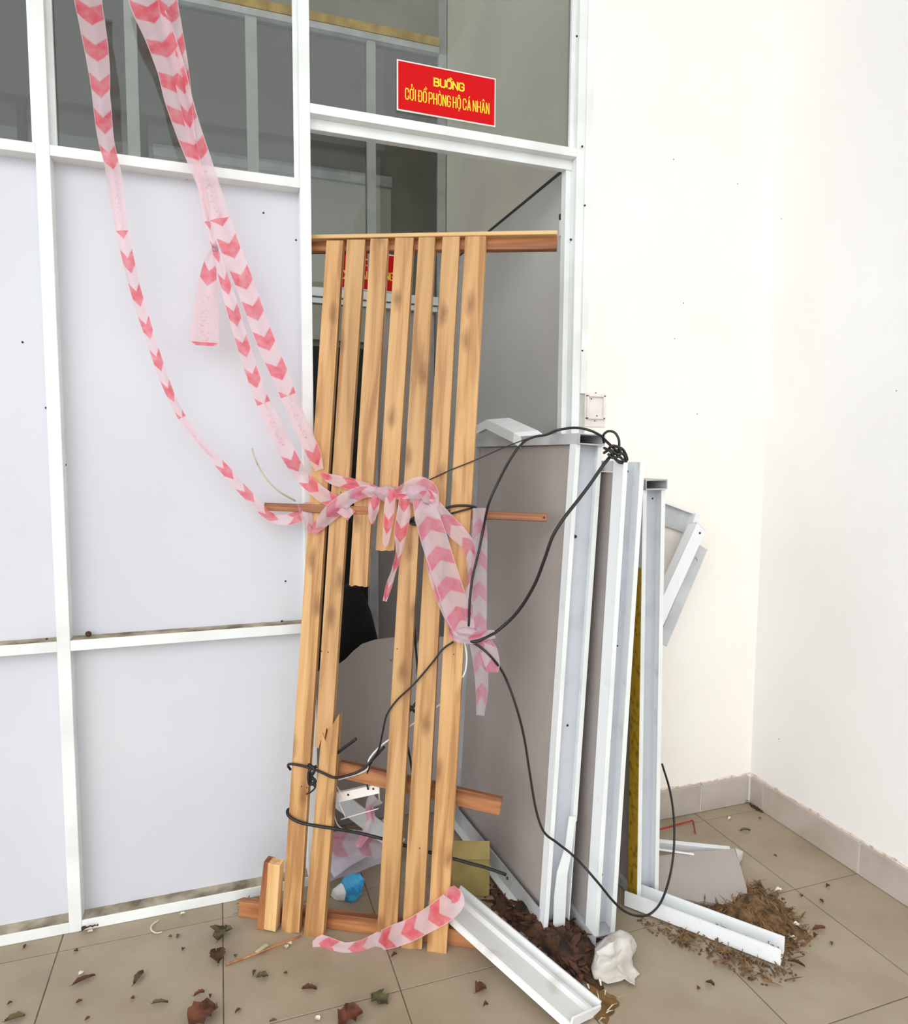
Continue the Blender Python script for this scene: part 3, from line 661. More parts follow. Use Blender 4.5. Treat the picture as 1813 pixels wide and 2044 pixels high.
for z, r in ((.02, .10), (.15, .14), (.4, .13), (.62, .10), (.78, .05)):
    rings.append([V((.45+r*1.2*math.cos(a), 2.62+r*math.sin(a), z)) for a in [i*math.pi/6 for i in range(12)]])
crumple('bag_body', rings, 'black', bc, .02, 9, 3)
# white bracket with two holes
bk = thing('metal_bracket', 'cream metal bracket strip with two holes behind the slats', 'bracket', PP(710, 1600, .05))
b0, b1 = PP(666, 1595, .05), PP(756, 1575, .05)
beam('plate', b0, b1, .024, .003, NP, 'cream', bk, .0005)
beam('return_edge', b0+UPV*.012, b1+UPV*.012, .003, .018, NP, 'cream', bk, 0)
for x, y in ((695, 1587), (745, 1575)): dot(PP(x, y, .048), .0032, bk, 'hole', tuple(-NP))
tube('bracket_leg', [PP(757, 1566, .05), PP(757, 1586, .055), PP(758, 1600, .07)], .002, 'cream', bk)
# white film sheet, blue packet, grey strips, tan box
fs_ = thing('plastic_film', 'rumpled white plastic film heaped behind the slats', 'plastic film', onZ(700, 1740))
def sheet(name, corners, nu, nv, mt, parent, amp, freq, seed, th=.0):
    A, B, C_, D_ = corners; vs = []; fs = []
    for j in range(nv+1):
        for i in range(nu+1):
            u, v_ = i/nu, j/nv; p = A.lerp(B, u).lerp(D_.lerp(C_, u), v_)
            vs.append(p+noise.noise_vector(p*freq+V((seed, 0, seed)))*amp)
    for j in range(nv):
        for i in range(nu): k = j*(nu+1)+i; fs.append((k, k+1, k+nu+2, k+nu+1))
    me = me_of(name, vs, fs, True); o = link(name, me, mt, parent)
    if th: md = o.modifiers.new('thickness', 'SOLIDIFY'); md.thickness = th
    return o
def FP(x, y, Y): return onY(x, y, Y)
sheet('film_sheet', (FP(640, 1672, 2.10), FP(790, 1680, 2.06), FP(800, 1745, 2.02), FP(640, 1762, 1.99)), 14, 10, 'film', fs_, .018, 12, 4, .001)
sheet('film_fold', (FP(640, 1700, 2.04), FP(742, 1690, 2.0), FP(742, 1706, 1.99), FP(668, 1752, 1.96)), 10, 8, 'film', fs_, .008, 16, 7, .001)
bp_ = thing('blue_packet', 'crumpled light blue packet with a white end behind the slats', 'packet', onZ(690, 1800))
c0 = onZ(692, 1800, 0); 
def pk_ring(t, rx, rz): 
    ctr = onY(678+t*36, 1786-t*18, 1.90-.03*t)
    ax = V((.15, -.25, 1)).normalized(); bx = V((-.3, .9, .2)).normalized()
    return [ctr+ax*rz*sy+bx*rx*sx for sx, sy in ((-1, -1), (0, -1.05), (1, -1), (1.05, 0), (1, 1), (0, 1.05), (-1, 1), (-1.05, 0))]
crumple('packet_body', [pk_ring(.12, .016, .032), pk_ring(.4, .02, .034), pk_ring(.8, .02, .036), pk_ring(1.15, .014, .028)], 'blue', bp_, .006, 34, 5, 2, False)
crumple('packet_end', [pk_ring(-.32, .014, .018), pk_ring(0, .017, .022), pk_ring(.18, .016, .026)], 'white', bp_, .002, 26, 6)
for nm, lab, (xa, ya, Ya), (xb, yb, Yb), wd in (
    ('grey_strip', 'dull grey metal strip sloping down behind the cream bracket', (668, 1590, 2.02), (800, 1690, 1.93), .05),
    ('grey_strip', 'narrow pale metal strip behind the rumpled white film', (760, 1640, 2.0), (800, 1680, 1.95), .028)):
    o = beam(nm, FP(xa, ya, Ya), FP(xb, yb, Yb), wd, .006, (.1, 1, -.3), 'alu_grey'); tag(o, lab, 'metal strip')
tb = thing('tan_box', 'tan cardboard box wedged between the slats and the grey panel', 'box', onZ(950, 1800))
q = onZ(950, 1806); f4 = Matrix.Translation((q.x+.02, q.y+.03, 0))@Matrix.Rotation(math.radians(-20), 4, 'Z')
box('box_body', (-.08, 0, 0), (.032, .10, .115), 'tan', tb, .003, f4)
box('box_side', (-.12, .02, 0), (-.082, .10, .16), 'alu_grey', tb, .002, f4)
f5 = f4@Matrix.Translation((-.08, 0, .115))@Matrix.Rotation(math.radians(50), 4, 'X')
box('box_flap', (.0, 0, 0), (.112, .05, .003), 'tan', tb, 0, f5)

# crumpled paper bag at the foot of the middle panel
pb = thing('paper_bag', 'crumpled white paper bag at the foot of the middle framed panel', 'paper bag', onZ(1225, 1960))
def pb_ring(z, pts_, dY): return [onY(x, y, dY+dd) for x, y, dd in pts_]
yb = 1.40
out = [(1182, 1898), (1205, 1872), (1236, 1862), (1266, 1872), (1274, 1895), (1270, 1922), (1275, 1950), (1258, 1968), (1240, 1958), (1216, 1969), (1190, 1958), (1180, 1938)]
ctrp = onZ(1226, 1960)
def ring(s, yofs):
    r = []
    for x, y in out:
        xx, yy_ = 1226+(x-1226)*s, 1920+(y-1920)*s
        p = onY(xx, yy_, yb+yofs); 
        if p.z < .002:
            p = onZ(xx, yy_, .002)
        r.append(p)
    return r
crumple('bag_body', [ring(.35, -.035), ring(.75, -.028), ring(1, 0), ring(.9, .03), ring(.4, .05)], 'paper', pb, .020, 15, 8, 3, True)

# ------------------------------------------------------------------ barrier tape
def R_(pts, fn=None, wscale=1.):
    """pts: (x, y, depth, width px, twist) -> ribbon control points; depth float = world y, ('p', o) = offset from the slat faces"""
    out_ = []
    for x, y, dpt, wpx, tw in pts:
        p = PP(x, y, dpt[1]) if isinstance(dpt, tuple) else onY(x, y, dpt)
        out_.append((p, wpx*(p-CAM).length/F_PX*wscale, tw))
    return out_
O = lambda o: ('p', o)
def interp(lst, y0, y1, tw=0.):
    n = len(lst); return [(x, y, y0+(y1-y0)*i/(n-1), w_, tw*math.sin(i*1.7)) for i, (x, y, w_) in enumerate(lst)]
ta = thing('barrier_tape', 'thin strand of red and white tape hanging in a long curve over the white panels', 'barrier tape', (-.1, 1.94, 1.0))
ribbon('tape_strand', R_(interp([(170, -60, 40), (178, 10, 40), (194, 110, 33), (202, 190, 27), (211, 275, 24), (226, 340, 24), (237, 420, 21), (250, 490, 20), (266, 560, 19), (283, 620, 19), (302, 680, 17), (322, 740, 17), (346, 800, 15), (374, 850, 15), (410, 895, 16), (446, 934, 19), (476, 968, 20), (508, 1002, 19), (534, 1028, 17), (566, 1038, 22)], 1.93, 1.945, .35)
    + [(604, 1028, O(-.012), 26, .3)]), 'tape', ta, 5, 5, .22, 1)
tbm = thing('barrier_tape', 'broad strand of red and white tape running down to the wooden slats', 'barrier tape', (.0, 1.92, 1.3))
ribbon('tape_strand', R_(interp([(276, -60, 48), (293, 10, 48), (318, 70, 46), (342, 140, 44), (357, 200, 44), (376, 260, 42), (398, 320, 40), (420, 380, 36), (440, 440, 36), (462, 500, 36), (486, 560, 36), (508, 620, 34), (534, 690, 36), (560, 750, 34), (584, 810, 30), (608, 866, 30), (626, 905, 28)], 1.935, 1.915, .15)
    + [(638, 938, O(-.012), 16, 0)]), 'tape', tbm, 7, 5, .18, 2)
ribbon('tape_tail', R_([(640, 944, O(-.012), 8, 0), (662, 956, O(-.014), 20, .2), (700, 966, O(-.016), 24, .1), (735, 976, O(-.018), 22, 0), (768, 986, O(-.02), 18, 0)]), 'tape', tbm, 6, 6, .3, 3)
tcm = thing('barrier_tape', 'knotted strand of red and white tape with a loose tail on the white panel', 'barrier tape', (.05, 1.93, 1.2))
ribbon('tape_strand', R_(interp([(326, -60, 30), (335, 5, 30), (346, 60, 28), (358, 120, 26), (368, 185, 22), (380, 260, 14), (394, 330, 12), (404, 385, 12), (415, 440, 14), (428, 492, 10), (442, 540, 18), (460, 600, 22), (474, 650, 24), (492, 710, 24), (514, 775, 26), (538, 830, 28), (562, 880, 30), (586, 925, 30)], 1.93, 1.92, .3)
    + [(606, 955, O(-.015), 26, 0), (640, 985, O(-.016), 28, 0), (672, 1006, O(-.016), 26, 0), (702, 1030, O(-.014), 22, 0)]), 'tape', tcm, 5, 5, .3, 4)
ribbon('tape_tail', R_(interp([(429, 494, 8), (420, 525, 22), (414, 570, 34), (411, 615, 42), (409, 655, 48), (409, 690, 50)], 1.93, 1.945)), 'tape', tcm, 8, 6, .12, 5, .355)
tube('knot', [onY(424, 490, 1.925), onY(430, 488, 1.915), onY(433, 496, 1.925), onY(427, 499, 1.92)], .004, 'tape_b', tcm)
# bundle tied round the slats
tdm = thing('barrier_tape', 'bunch of red and white tape knotted around the wooden slats with hanging ends', 'barrier tape', PP(760, 985, -.02))
ribbon('tape_strand', R_([(606, 1004, O(-.012), 24, 0), (612, 1030, O(-.014), 24, .2), (622, 1058, O(-.014), 14, .6), (634, 1050, O(-.016), 22, 0), (660, 1024, O(-.018), 32, 0), (690, 998, O(-.02), 30, .2), (726, 982, O(-.02), 24, 0), (766, 984, O(-.024), 18, 0)]), 'tape_b', tdm, 6, 6, .3, 6)
def knot(c, r, mt, parent, seed):
    rings = []
    for i in range(5):
        ph = math.pi*(i+.5)/5; rings.append([c+UD*(r[0]*math.sin(ph)*math.cos(a))+UPV*(r[1]*math.sin(ph)*math.sin(a))+NP*(-r[2]*math.cos(ph)) for a in [j*math.pi/4 for j in range(8)]])
    return crumple('knot', rings, mt, parent, .008, 30, seed, 1)
knot(PP(770, 986, -.022), (.034, .022, .018), 'tape_b', tdm, 3)
knot(PP(835, 985, -.03), (.034, .028, .02), 'tape_b', tdm, 4)
ribbon('tape_tail', R_([(752, 990, O(-.024), 16, 0), (746, 1015, O(-.026), 22, 0), (742, 1046, O(-.02), 10, .4)]), 'tape', tdm, 5, 6, .3, 8)
ribbon('tape_tail', R_([(782, 976, O(-.034), 18, 0), (778, 1010, O(-.036), 22, 0), (774, 1050, O(-.034), 18, 0), (769, 1091, O(-.03), 11, .2)]), 'tape', tdm, 5, 6, .3, 9)
ribbon('tape_tail', R_([(806, 992, O(-.034), 18, 0), (806, 1025, O(-.034), 28, 0), (800, 1062, O(-.032), 26, 0), (797, 1102, O(-.03), 16, .5), (786, 1140, O(-.028), 10, .3), (777, 1168, O(-.026), 13, 0), (768, 1200, O(-.024), 8, 0)]), 'tape', tdm, 6, 6, .25, 10)
ribbon('tape_loop', R_([(792, 984, O(-.03), 16, 0), (815, 974, O(-.036), 26, .1), (838, 968, O(-.04), 34, .2), (856, 982, O(-.042), 38, .3), (858, 1008, O(-.038), 30, .2), (838, 1006, O(-.034), 20, 0)]), 'tape_b', tdm, 7, 7, .3, 11)
ribbon('tape_band', R_([(786, 992, O(-.028), 10, 0), (815, 988, O(-.038), 16, .1), (846, 984, O(-.04), 20, .1), (868, 996, O(-.036), 18, 0)]), 'tape', tdm, 6, 6, .3, 12)
# wide hanging piece with clear chevrons
teh = thing('barrier_tape', 'wide pale pink chevron tape draped down the right hand slats', 'barrier tape', PP(890, 1150, -.02))
ribbon('tape_strand', R_([(838, 992, O(-.038), 30, 0), (852, 1030, O(-.042), 50, 0), (868, 1080, O(-.04), 54, 0), (884, 1130, O(-.036), 52, 0), (902, 1185, O(-.03), 52, 0), (918, 1232, O(-.026), 52, 0), (930, 1262, O(-.024), 40, 0)]), 'tape_b', teh, 10, 7, .06, 13)
ribbon('tape_strand', R_([(856, 994, O(-.03), 24, 0), (884, 1030, O(-.03), 30, 0), (914, 1064, O(-.026), 34, .1), (936, 1092, O(-.022), 26, .2), (940, 1140, O(-.02), 14, .4), (936, 1200, O(-.02), 16, .2), (940, 1258, O(-.02), 20, 0)]), 'tape_b', teh, 7, 6, .2, 14)
ribbon('tape_strand', R_([(850, 1060, O(-.010), 10, 0), (862, 1140, O(-.014), 16, 0), (882, 1195, O(-.016), 22, .1), (902, 1240, O(-.02), 22, 0), (914, 1266, O(-.022), 18, 0)]), 'tape_b', teh, 5, 6, .25, 15)
ribbon('tape_strand', R_([(957, 1014, O(-.010), 26, 0), (958, 1080, O(-.012), 30, 0), (957, 1150, O(-.012), 30, 0), (957, 1210, O(-.014), 30, 0), (956, 1262, O(-.018), 30, 0)]), 'tape_c', teh, 8, 7, .08, 16)
ribbon('tape_band', R_([(900, 1258, O(-.016), 14, 0), (912, 1270, O(-.03), 22, 0), (940, 1274, O(-.034), 22, 0), (968, 1268, O(-.030), 20, 0), (988, 1266, O(-.012), 16, 0)]), 'tape_b', teh, 7, 7, .3, 17)
knot(PP(930, 1262, -.03), (.030, .012, .012), 'tape_b', teh, 9)
ribbon('tape_tail', R_([(964, 1276, O(-.022), 26, 0), (976, 1300, O(-.022), 34, 0), (983, 1326, O(-.02), 30, .1), (984, 1342, O(-.02), 20, 0)]), 'tape_b', teh, 7, 6, .3, 18)
ribbon('tape_tail', R_([(952, 1280, O(-.02), 30, 0), (960, 1330, O(-.018), 28, 0), (962, 1380, O(-.016), 24, 0), (959, 1428, O(-.016), 15, 0)]), 'tape_c', teh, 7, 6, .2, 19)
# tape on the floor
tf = thing('barrier_tape', 'strip of red and white tape trailing over the foot of the slats', 'barrier tape', onZ(700, 1895))
def fl_tape(lst):
    o_ = []
    for x, y, z, wpx in lst:
        p = onZ(x, y, z); o_.append((p, wpx*(p-CAM).length/F_PX, 0.))
    return o_
ribbon('tape_strand', R_([(900, 1770, O(-.016), 12, 0), (906, 1796, O(-.034), 40, 0), (884, 1818, O(-.034), 40, 0), (852, 1838, O(-.030), 36, 0), (820, 1856, O(-.028), 34, 0), (788, 1868, O(-.026), 34, 0)])+fl_tape([(754, 1880, .010, 28), (722, 1890, .008, 20), (690, 1894, .007, 18), (662, 1890, .006, 24), (640, 1884, .006, 26), (624, 1886, .004, 10)]), 'tape', tf, 7, 6, .12, 20)
tg = thing('barrier_tape', 'scrap of pink tape curled behind the cream bracket', 'barrier tape', PP(740, 1640, .06))
ribbon('tape_strand', R_([(752, 1592, O(.055), 30, 0), (738, 1610, O(.06), 16, .4), (740, 1636, O(.06), 16, 0), (730, 1664, O(.06), 16, .2), (714, 1690, O(.06), 10, 0)]), 'tape_c', tg, 5, 6, .3, 21)
th_ = thing('barrier_tape', 'pink stained strip of tape lying over the rumpled white film', 'barrier tape', onY(700, 1685, 2.02))
ribbon('tape_strand', R_([(640, 1690, 1.99, 40, 0), (690, 1684, 1.985, 44, 0), (730, 1684, 1.97, 40, 0), (800, 1700, 1.95, 40, 0)]), 'tape_c', th_, 7, 6, .2, 22)

# ------------------------------------------------------------------ cables
def C_(lst):
    o_ = []
    for x, y, dpt in lst: o_.append(PP(x, y, dpt[1]) if isinstance(dpt, tuple) else onY(x, y, dpt))
    return o_
def cable(label, lst, r, mt='rubber', name='cable', cat='cable'):
    o = tube(name, C_(lst), r, mt); tag(o, label, cat); return o
cable('thick black cable sagging from the tangle on the panels to the tape knot', [(1228, 900, 1.50), (1205, 928, 1.49), (1170, 978, 1.50), (1128, 1032, 1.50), (1104, 1070, 1.51), (1086, 1120, 1.53), (1066, 1170, 1.56), (1036, 1218, 1.60), (1000, 1254, 1.63), (968, 1274, O(-.03)), (945, 1281, O(-.034)), (920, 1280, O(-.02))], .0044)
cable('black cable arching from the top of the battered panel down beside the slats', [(1204, 872, 1.56), (1180, 860, 1.57), (1150, 854, 1.60), (1116, 858, 1.64), (1090, 868, 1.64), (1066, 872, 1.62), (1044, 884, 1.60), (1020, 915, 1.60), (996, 960, 1.62), (976, 1005, 1.63), (966, 1050, O(-.02)), (956, 1100, O(-.025)), (944, 1150, O(-.028)), (938, 1200, O(-.028)), (936, 1250, O(-.02))], .0035)
kn = thing('cable_tangle', 'tangle of black cable looped on top of the middle framed panel', 'cable', onY(1228, 915, 1.50))
for k, lst in enumerate(([(1206, 884, 1.53), (1204, 870, 1.52), (1214, 861, 1.51), (1228, 864, 1.50), (1236, 880, 1.49), (1234, 902, 1.49), (1222, 908, 1.49)],
    [(1204, 874, 1.53), (1216, 886, 1.50), (1232, 900, 1.485), (1246, 908, 1.49), (1250, 922, 1.50)],
    [(1212, 900, 1.50), (1222, 890, 1.485), (1236, 894, 1.48), (1238, 908, 1.48), (1224, 914, 1.48), (1214, 906, 1.49)],
    [(1206, 904, 1.52), (1218, 898, 1.49), (1230, 906, 1.48), (1242, 916, 1.49), (1248, 924, 1.505)],
    [(1206, 894, 1.51), (1220, 902, 1.485), (1228, 916, 1.485), (1240, 922, 1.50)],
    [(1228, 890, 1.49), (1244, 898, 1.49), (1252, 918, 1.50), (1238, 924, 1.50), (1226, 912, 1.485)])):
    tube('cable_loop', C_(lst), .0036 if k else .0032, 'rubber', kn)
cable('thin black cord stretched from the battered panel across the slats', [(1068, 870, 1.66), (1010, 892, 1.68), (950, 918, O(-.006)), (900, 938, O(-.004)), (852, 960, O(-.004))], .0015, name='cord', cat='cord')
cable('long thin black cable looping from the tape knot past the framed panels', [(940, 1280, O(-.03)), (962, 1294, O(-.034)), (985, 1316, O(-.034)), (1008, 1350, 1.62), (1030, 1408, 1.60), (1046, 1470, 1.59), (1058, 1545, 1.58), (1070, 1615, 1.565), (1086, 1660, 1.55), (1112, 1682, 1.545), (1140, 1704, 1.53), (1168, 1732, 1.48), (1196, 1764, 1.46), (1222, 1796, 1.455), (1246, 1818, 1.455), (1272, 1828, 1.47), (1298, 1824, 1.48), (1320, 1800, 1.52), (1336, 1755, 1.55), (1345, 1700, 1.58), (1346, 1640, 1.62), (1338, 1580, 1.68), (1322, 1525, 1.76)], .0033)
cable('thin black wire running from the tape knot down across the slats', [(905, 1281, O(-.012)), (884, 1296, O(-.010)), (862, 1324, O(-.010)), (826, 1366, O(-.010)), (792, 1398, O(-.010)), (772, 1428, O(-.004)), (764, 1462, O(.004)), (756, 1496, O(.02)), (738, 1528, O(.03)), (732, 1556, O(.04)), (735, 1576, O(.045))], .0026, name='wire', cat='wire')
t7 = thing('cable_tie', 'black cable tied round the left slats above the cream bracket', 'cable', PP(620, 1545, -.01))
tube('cable_turn', C_([(580, 1536, O(.02)), (575, 1528, O(.004)), (582, 1525, O(-.008)), (612, 1531, O(-.008)), (640, 1541, O(-.010)), (666, 1552, O(-.008)), (690, 1549, O(.01)), (720, 1538, O(.02)), (748, 1512, O(.03)), (768, 1490, O(.04))]), .0036, 'rubber', t7)
tube('cable_knot', C_([(616, 1526, O(-.004)), (628, 1536, O(-.012)), (622, 1550, O(-.010)), (630, 1560, O(-.006)), (618, 1564, O(-.006)), (618, 1538, O(-.012)), (632, 1530, O(.0))]), .0046, 'rubber', t7)
tube('cable_end', C_([(628, 1555, O(-.004)), (630, 1570, O(-.004)), (622, 1580, O(-.004)), (612, 1585, O(-.004))]), .0024, 'rubber', t7)
tube('cable_end', C_([(622, 1552, O(-.004)), (622, 1562, O(-.006)), (630, 1572, O(-.004))]), .0024, 'rubber', t7)
cable('thick black cable wrapped low around the left slats and running behind to the fallen rail', [(584, 1612, O(.02)), (574, 1618, O(.006)), (578, 1630, O(-.008)), (600, 1642, O(-.009)), (640, 1650, O(-.009)), (668, 1654, O(-.006)), (712, 1662, O(.02)), (762, 1674, O(.03)), (830, 1694, O(.04)), (905, 1714, O(.04)), (940, 1724, O(.05)), (970, 1732, O(.06)), (1010, 1746, O(.075))], .0044)
cable('stiff black cable end poking out between the left slats', [(668, 1508, O(.01)), (688, 1492, O(.0)), (711, 1475, O(-.01))], .0042)
cable('black cable hanging behind the pink chevron tape', [(822, 1040, O(-.006)), (836, 1050, O(-.01)), (848, 1090, O(-.008)), (866, 1140, O(-.006)), (884, 1200, O(-.006)), (898, 1250, O(-.006)), (908, 1276, O(-.01))], .0042)
t9 = thing('cable_tie', 'black cable wrapped around the right hand slats beside the wide tape', 'cable', PP(910, 1012, -.01))
tube('cable_turn', C_([(884, 1016, O(-.006)), (906, 1010, O(-.010)), (932, 1009, O(-.010)), (948, 1012, O(-.004)), (952, 1018, O(.012))]), .0034, 'rubber', t9)
tube('cable_turn', C_([(880, 1030, O(-.004)), (904, 1024, O(-.008)), (930, 1017, O(-.008)), (950, 1012, O(.004))]), .0026, 'rubber', t9)
tube('cable_turn', C_([(812, 1036, O(.0)), (824, 1046, O(-.012)), (836, 1044, O(-.012)), (828, 1034, O(-.010)), (818, 1040, O(-.010))]), .004, 'rubber', t9)
t10 = thing('cable_tie', 'small black cable knot in the gap between two right hand slats', 'cable', PP(822, 1415, .03))
tube('cable_cross', C_([(814, 1404, O(.02)), (822, 1414, O(.012)), (832, 1424, O(.02))]), .004, 'rubber', t10)
tube('cable_cross', C_([(832, 1402, O(.02)), (822, 1414, O(.016)), (812, 1426, O(.02))]), .004, 'rubber', t10)
cable('black cable hanging in the gap behind the right hand slats', [(826, 1230, O(.05)), (830, 1290, O(.04)), (834, 1340, O(.035)), (836, 1400, O(.03))], .003)
cable('black cable dropping behind the lower slats', [(812, 1480, O(.03)), (818, 1510, O(.035)), (824, 1545, O(.04))], .003)
cable('white wire strung behind the slats near the cable tie', [(676, 1556, O(.02)), (730, 1538, O(.03)), (738, 1514, O(.03)), (764, 1486, O(.025)), (800, 1462, O(.025)), (832, 1440, O(.025)), (880, 1405, O(.025))], .0026, 'white_wire', 'wire', 'wire')
cable('short white wire hanging from the pink tape knot', [(928, 1282, O(-.008)), (932, 1310, O(-.006)), (930, 1336, O(-.004)), (924, 1352, O(.0))], .0024, 'white_wire', 'wire', 'wire')
cable('thin pale flexible rod resting against the white panel', [(503, 895, 1.99), (512, 922, 1.98), (530, 953, 1.965), (556, 980, 1.95), (590, 1000, 1.94)], .0024, 'pale_stick', 'flexible_rod', 'rod')
wl = thing('wire_scrap', 'thin pale wires looped below the cream bracket', 'wire', PP(690, 1620, .05))
for lst in ([(676, 1600, O(.05)), (684, 1618, O(.045)), (690, 1632, O(.05))], [(668, 1604, O(.05)), (668, 1630, O(.05)), (680, 1652, O(.05)), (710, 1658, O(.06))], [(680, 1636, O(.05)), (720, 1624, O(.05)), (756, 1614, O(.05))], [(668, 1562, O(.05)), (676, 1576, O(.05)), (682, 1592, O(.05))]):
    tube('wire_strand', C_(lst), .0014, 'white_wire', wl)

# ------------------------------------------------------------------ litter on the floor
def mound(name, label, cat, outline, h, mt, seed, straw=0, bits='straw', crumbs=0, flat=False, wide=1.):
    rnd = random.Random(seed)
    P = [onZ(x, y) for x, y in outline]; c = sum(P, V())/len(P); vs = []; fs = []; n = 40; K = 12
    # resample outline
    ring0 = catmull(P+[P[0]], 6)[:-1]; n = len(ring0)
    for k in range(K+1):
        s = 1-k/K
        for i, q in enumerate(ring0):
            jit = 1+.30*noise.noise(V((q.x*30, q.y*30, seed)))+.25*noise.noise(V((q.x*90, q.y*90, seed)))
            p = c.lerp(q, s*(jit if k == 0 else 1))
            z = h*(1-s**1.8)*(.45+.9*abs(noise.noise(p*13+V((0, 0, seed)))))+.006*noise.noise(p*60)*(1 if k else 0)
            vs.append(V((p.x, p.y, max(.0008, z))))
    for k in range(K):
        for i in range(n): fs.append((k*n+i, k*n+(i+1) % n, (k+1)*n+(i+1) % n, (k+1)*n+i))
    t = thing(name, label, cat, (c.x, c.y, 0))
    body = link('litter_body', me_of('litter_body', vs, fs, True), mt, t); body['kind'] = 'stuff'
    if crumbs:
        bm = bmesh.new()
        for i in range(crumbs):
            a = ring0[rnd.randrange(n)]; p = c.lerp(a, rnd.random()**.5*1.2); r = rnd.uniform(.0012, .0042)
            z = 0 if flat else h*.45*max(0, 1-((p-c).length/max(.01, (a-c).length)))
            g = bmesh.ops.create_icosphere(bm, subdivisions=1, radius=r, matrix=Matrix.Translation((p.x, p.y, z+r*.4))@Matrix.Rotation(rnd.uniform(0, 6), 4, 'Z')@Matrix.Diagonal((rnd.uniform(.8, 2.2), 1, .6, 1)))
        me = bpy.data.meshes.new('crumbs'); bm.to_mesh(me); bm.free(); s_ = link('loose_crumbs', me, mt, t); s_['kind'] = 'stuff'
    if flat: bpy.data.objects.remove(body)
    if straw:
        bm = bmesh.new()
        for i in range(straw):
            a = ring0[rnd.randrange(n)]; p = c.lerp(a, rnd.random()**.6*1.12); L = rnd.uniform(.012, .05); an = rnd.uniform(0, 6.28); d = V((math.cos(an), math.sin(an), rnd.uniform(-.15, .45))).normalized()
            z = h*.5*(1-((p-c).length/max(.01, (a-c).length)))
            p = V((p.x, p.y, max(.001, z)+rnd.uniform(0, .008))); sd = d.cross(V((0, 0, 1))).normalized()*rnd.uniform(.0006, .0022)*wide
            q = p+d*L; mid = p.lerp(q, .5)+V((0, 0, rnd.uniform(0, .006)))
            w_ = [bm.verts.new(v) for v in (p-sd, p+sd, mid+sd*1.4+V((0, 0, .0008)), mid-sd*1.4, q)]
            bm.faces.new((w_[0], w_[1], w_[2], w_[3])); bm.faces.new((w_[3], w_[2], w_[4]))
        me = bpy.data.meshes.new('straw'); bm.to_mesh(me); bm.free(); s = link('loose_straw', me, bits, t); s['kind'] = 'stuff'
    return t
mound('leaf_litter', 'heap of dark rotting leaves between the floor rail and the battered panel', 'leaf litter', [(985, 1775), (1030, 1800), (1080, 1845), (1130, 1840), (1185, 1880), (1195, 1930), (1170, 1968), (1110, 1920), (1040, 1860), (990, 1815)], .05, 'soil', 3, 260, 'leaf1', 160, False, 4.)
mound('straw_litter', 'heap of brown straw and dust beside the scuffed channel rail', 'straw litter', [(1370, 1806), (1430, 1816), (1480, 1775), (1515, 1772), (1550, 1795), (1580, 1830), (1600, 1862), (1590, 1895), (1555, 1915), (1500, 1880), (1420, 1840)], .045, 'soil2', 5, 420, 'straw', 200)
mound('straw_litter', 'thin scatter of straw and dirt along the front of the scuffed channel rail', 'straw litter', [(1290, 1842), (1340, 1850), (1420, 1885), (1500, 1918), (1550, 1935), (1570, 1945), (1530, 1958), (1480, 1945), (1400, 1905), (1320, 1868)], .004, 'soil2', 7, 160, 'straw', 260, True)
mound('rust_stain_card', 'brown soggy card with a ragged edge beside the front floor rail', 'card', [(1165, 1955), (1200, 1975), (1232, 1995), (1225, 2015), (1205, 2040), (1175, 2030), (1178, 1990)], .012, 'rust', 9, 12, 'pale')
mound('dirt_patch', 'small dirt patch in the corner under the skirting', 'dirt', [(1494, 1604), (1512, 1604), (1530, 1614), (1526, 1622), (1504, 1614)], .008, 'soil', 11, 20)
mound('dirt_patch', 'line of dirt below the foot bar of the slats', 'dirt', [(480, 1806), (520, 1796), (540, 1812), (505, 1822), (478, 1818)], .014, 'soil', 12, 20)

def leaf(x, y, L, wd, ang, mt, label, group=None, curl=.006, seed=0, lobes=0, cat='leaf', name='dry_leaf'):
    rnd = random.Random(seed+int(x*7+y)); c = onZ(x, y); n = 9; vs = []; fs = []
    d = V((math.cos(ang), math.sin(ang), 0)); s = V((-d.y, d.x, 0))
    for i in range(n):
        t = i/(n-1); hw = wd/2*math.sin(math.pi*min(1, t*1.02))**.8*(1+.25*rnd.uniform(-1, 1))+.0008
        if lobes: hw *= 1+.6*abs(math.sin(t*lobes*3.1))*rnd.uniform(.5, 1.4)
        for k in (-1, -.35, .35, 1):
            z = .0015+curl*abs(k)**1.5*(.6+.8*rnd.random())+curl*.7*math.sin(t*3.1)
            vs.append(c+d*((t-.5)*L)+s*(k*hw)+V((0, 0, z)))
    for i in range(n-1):
        for k in range(3): fs.append((i*4+k, i*4+k+1, i*4+k+5, i*4+k+4))
    fs0 = len(vs); vs += [c-d*(L*.5)+V((0, 0, .002)), c-d*(L*.72)+s*.003+V((0, 0, .004)), c-d*(L*.5)+s*.0015+V((0, 0, .003))]; fs.append((fs0, fs0+1, fs0+2))
    o = link(name, me_of(name, vs, fs, True), mt); return tag(o, label, cat, group)
leaf(168, 1959, .050, .014, .35, 'leaf1', 'slim reddish brown leaf lying alone on the tile below the partition post', seed=1)
leaf(277, 1955, .042, .015, 1.1, 'leaf2', 'olive grey leaf lying on the tile beside the reddish one', seed=2)
leaf(320, 2005, .036, .010, -.25, 'leaf2', 'narrow dark olive leaf on the floor near the large rust leaf', seed=3)
leaf(398, 1987, .024, .009, .15, 'leaf3', 'small russet leaf next to the tile joint', seed=4)
leaf(405, 2034, .070, .050, .6, 'leaf3', 'large crumpled rust brown leaf by the tile joint', seed=5, lobes=3, curl=.014)
leaf(700, 2036, .060, .046, .2, 'leaf3', 'crumpled red brown leaf with a pale chip beside it', seed=6, lobes=3, curl=.012)
leaf(618, 1977, .036, .014, -.4, 'leaf1', 'small dark brown leaf with a square end on the middle tile', seed=7)
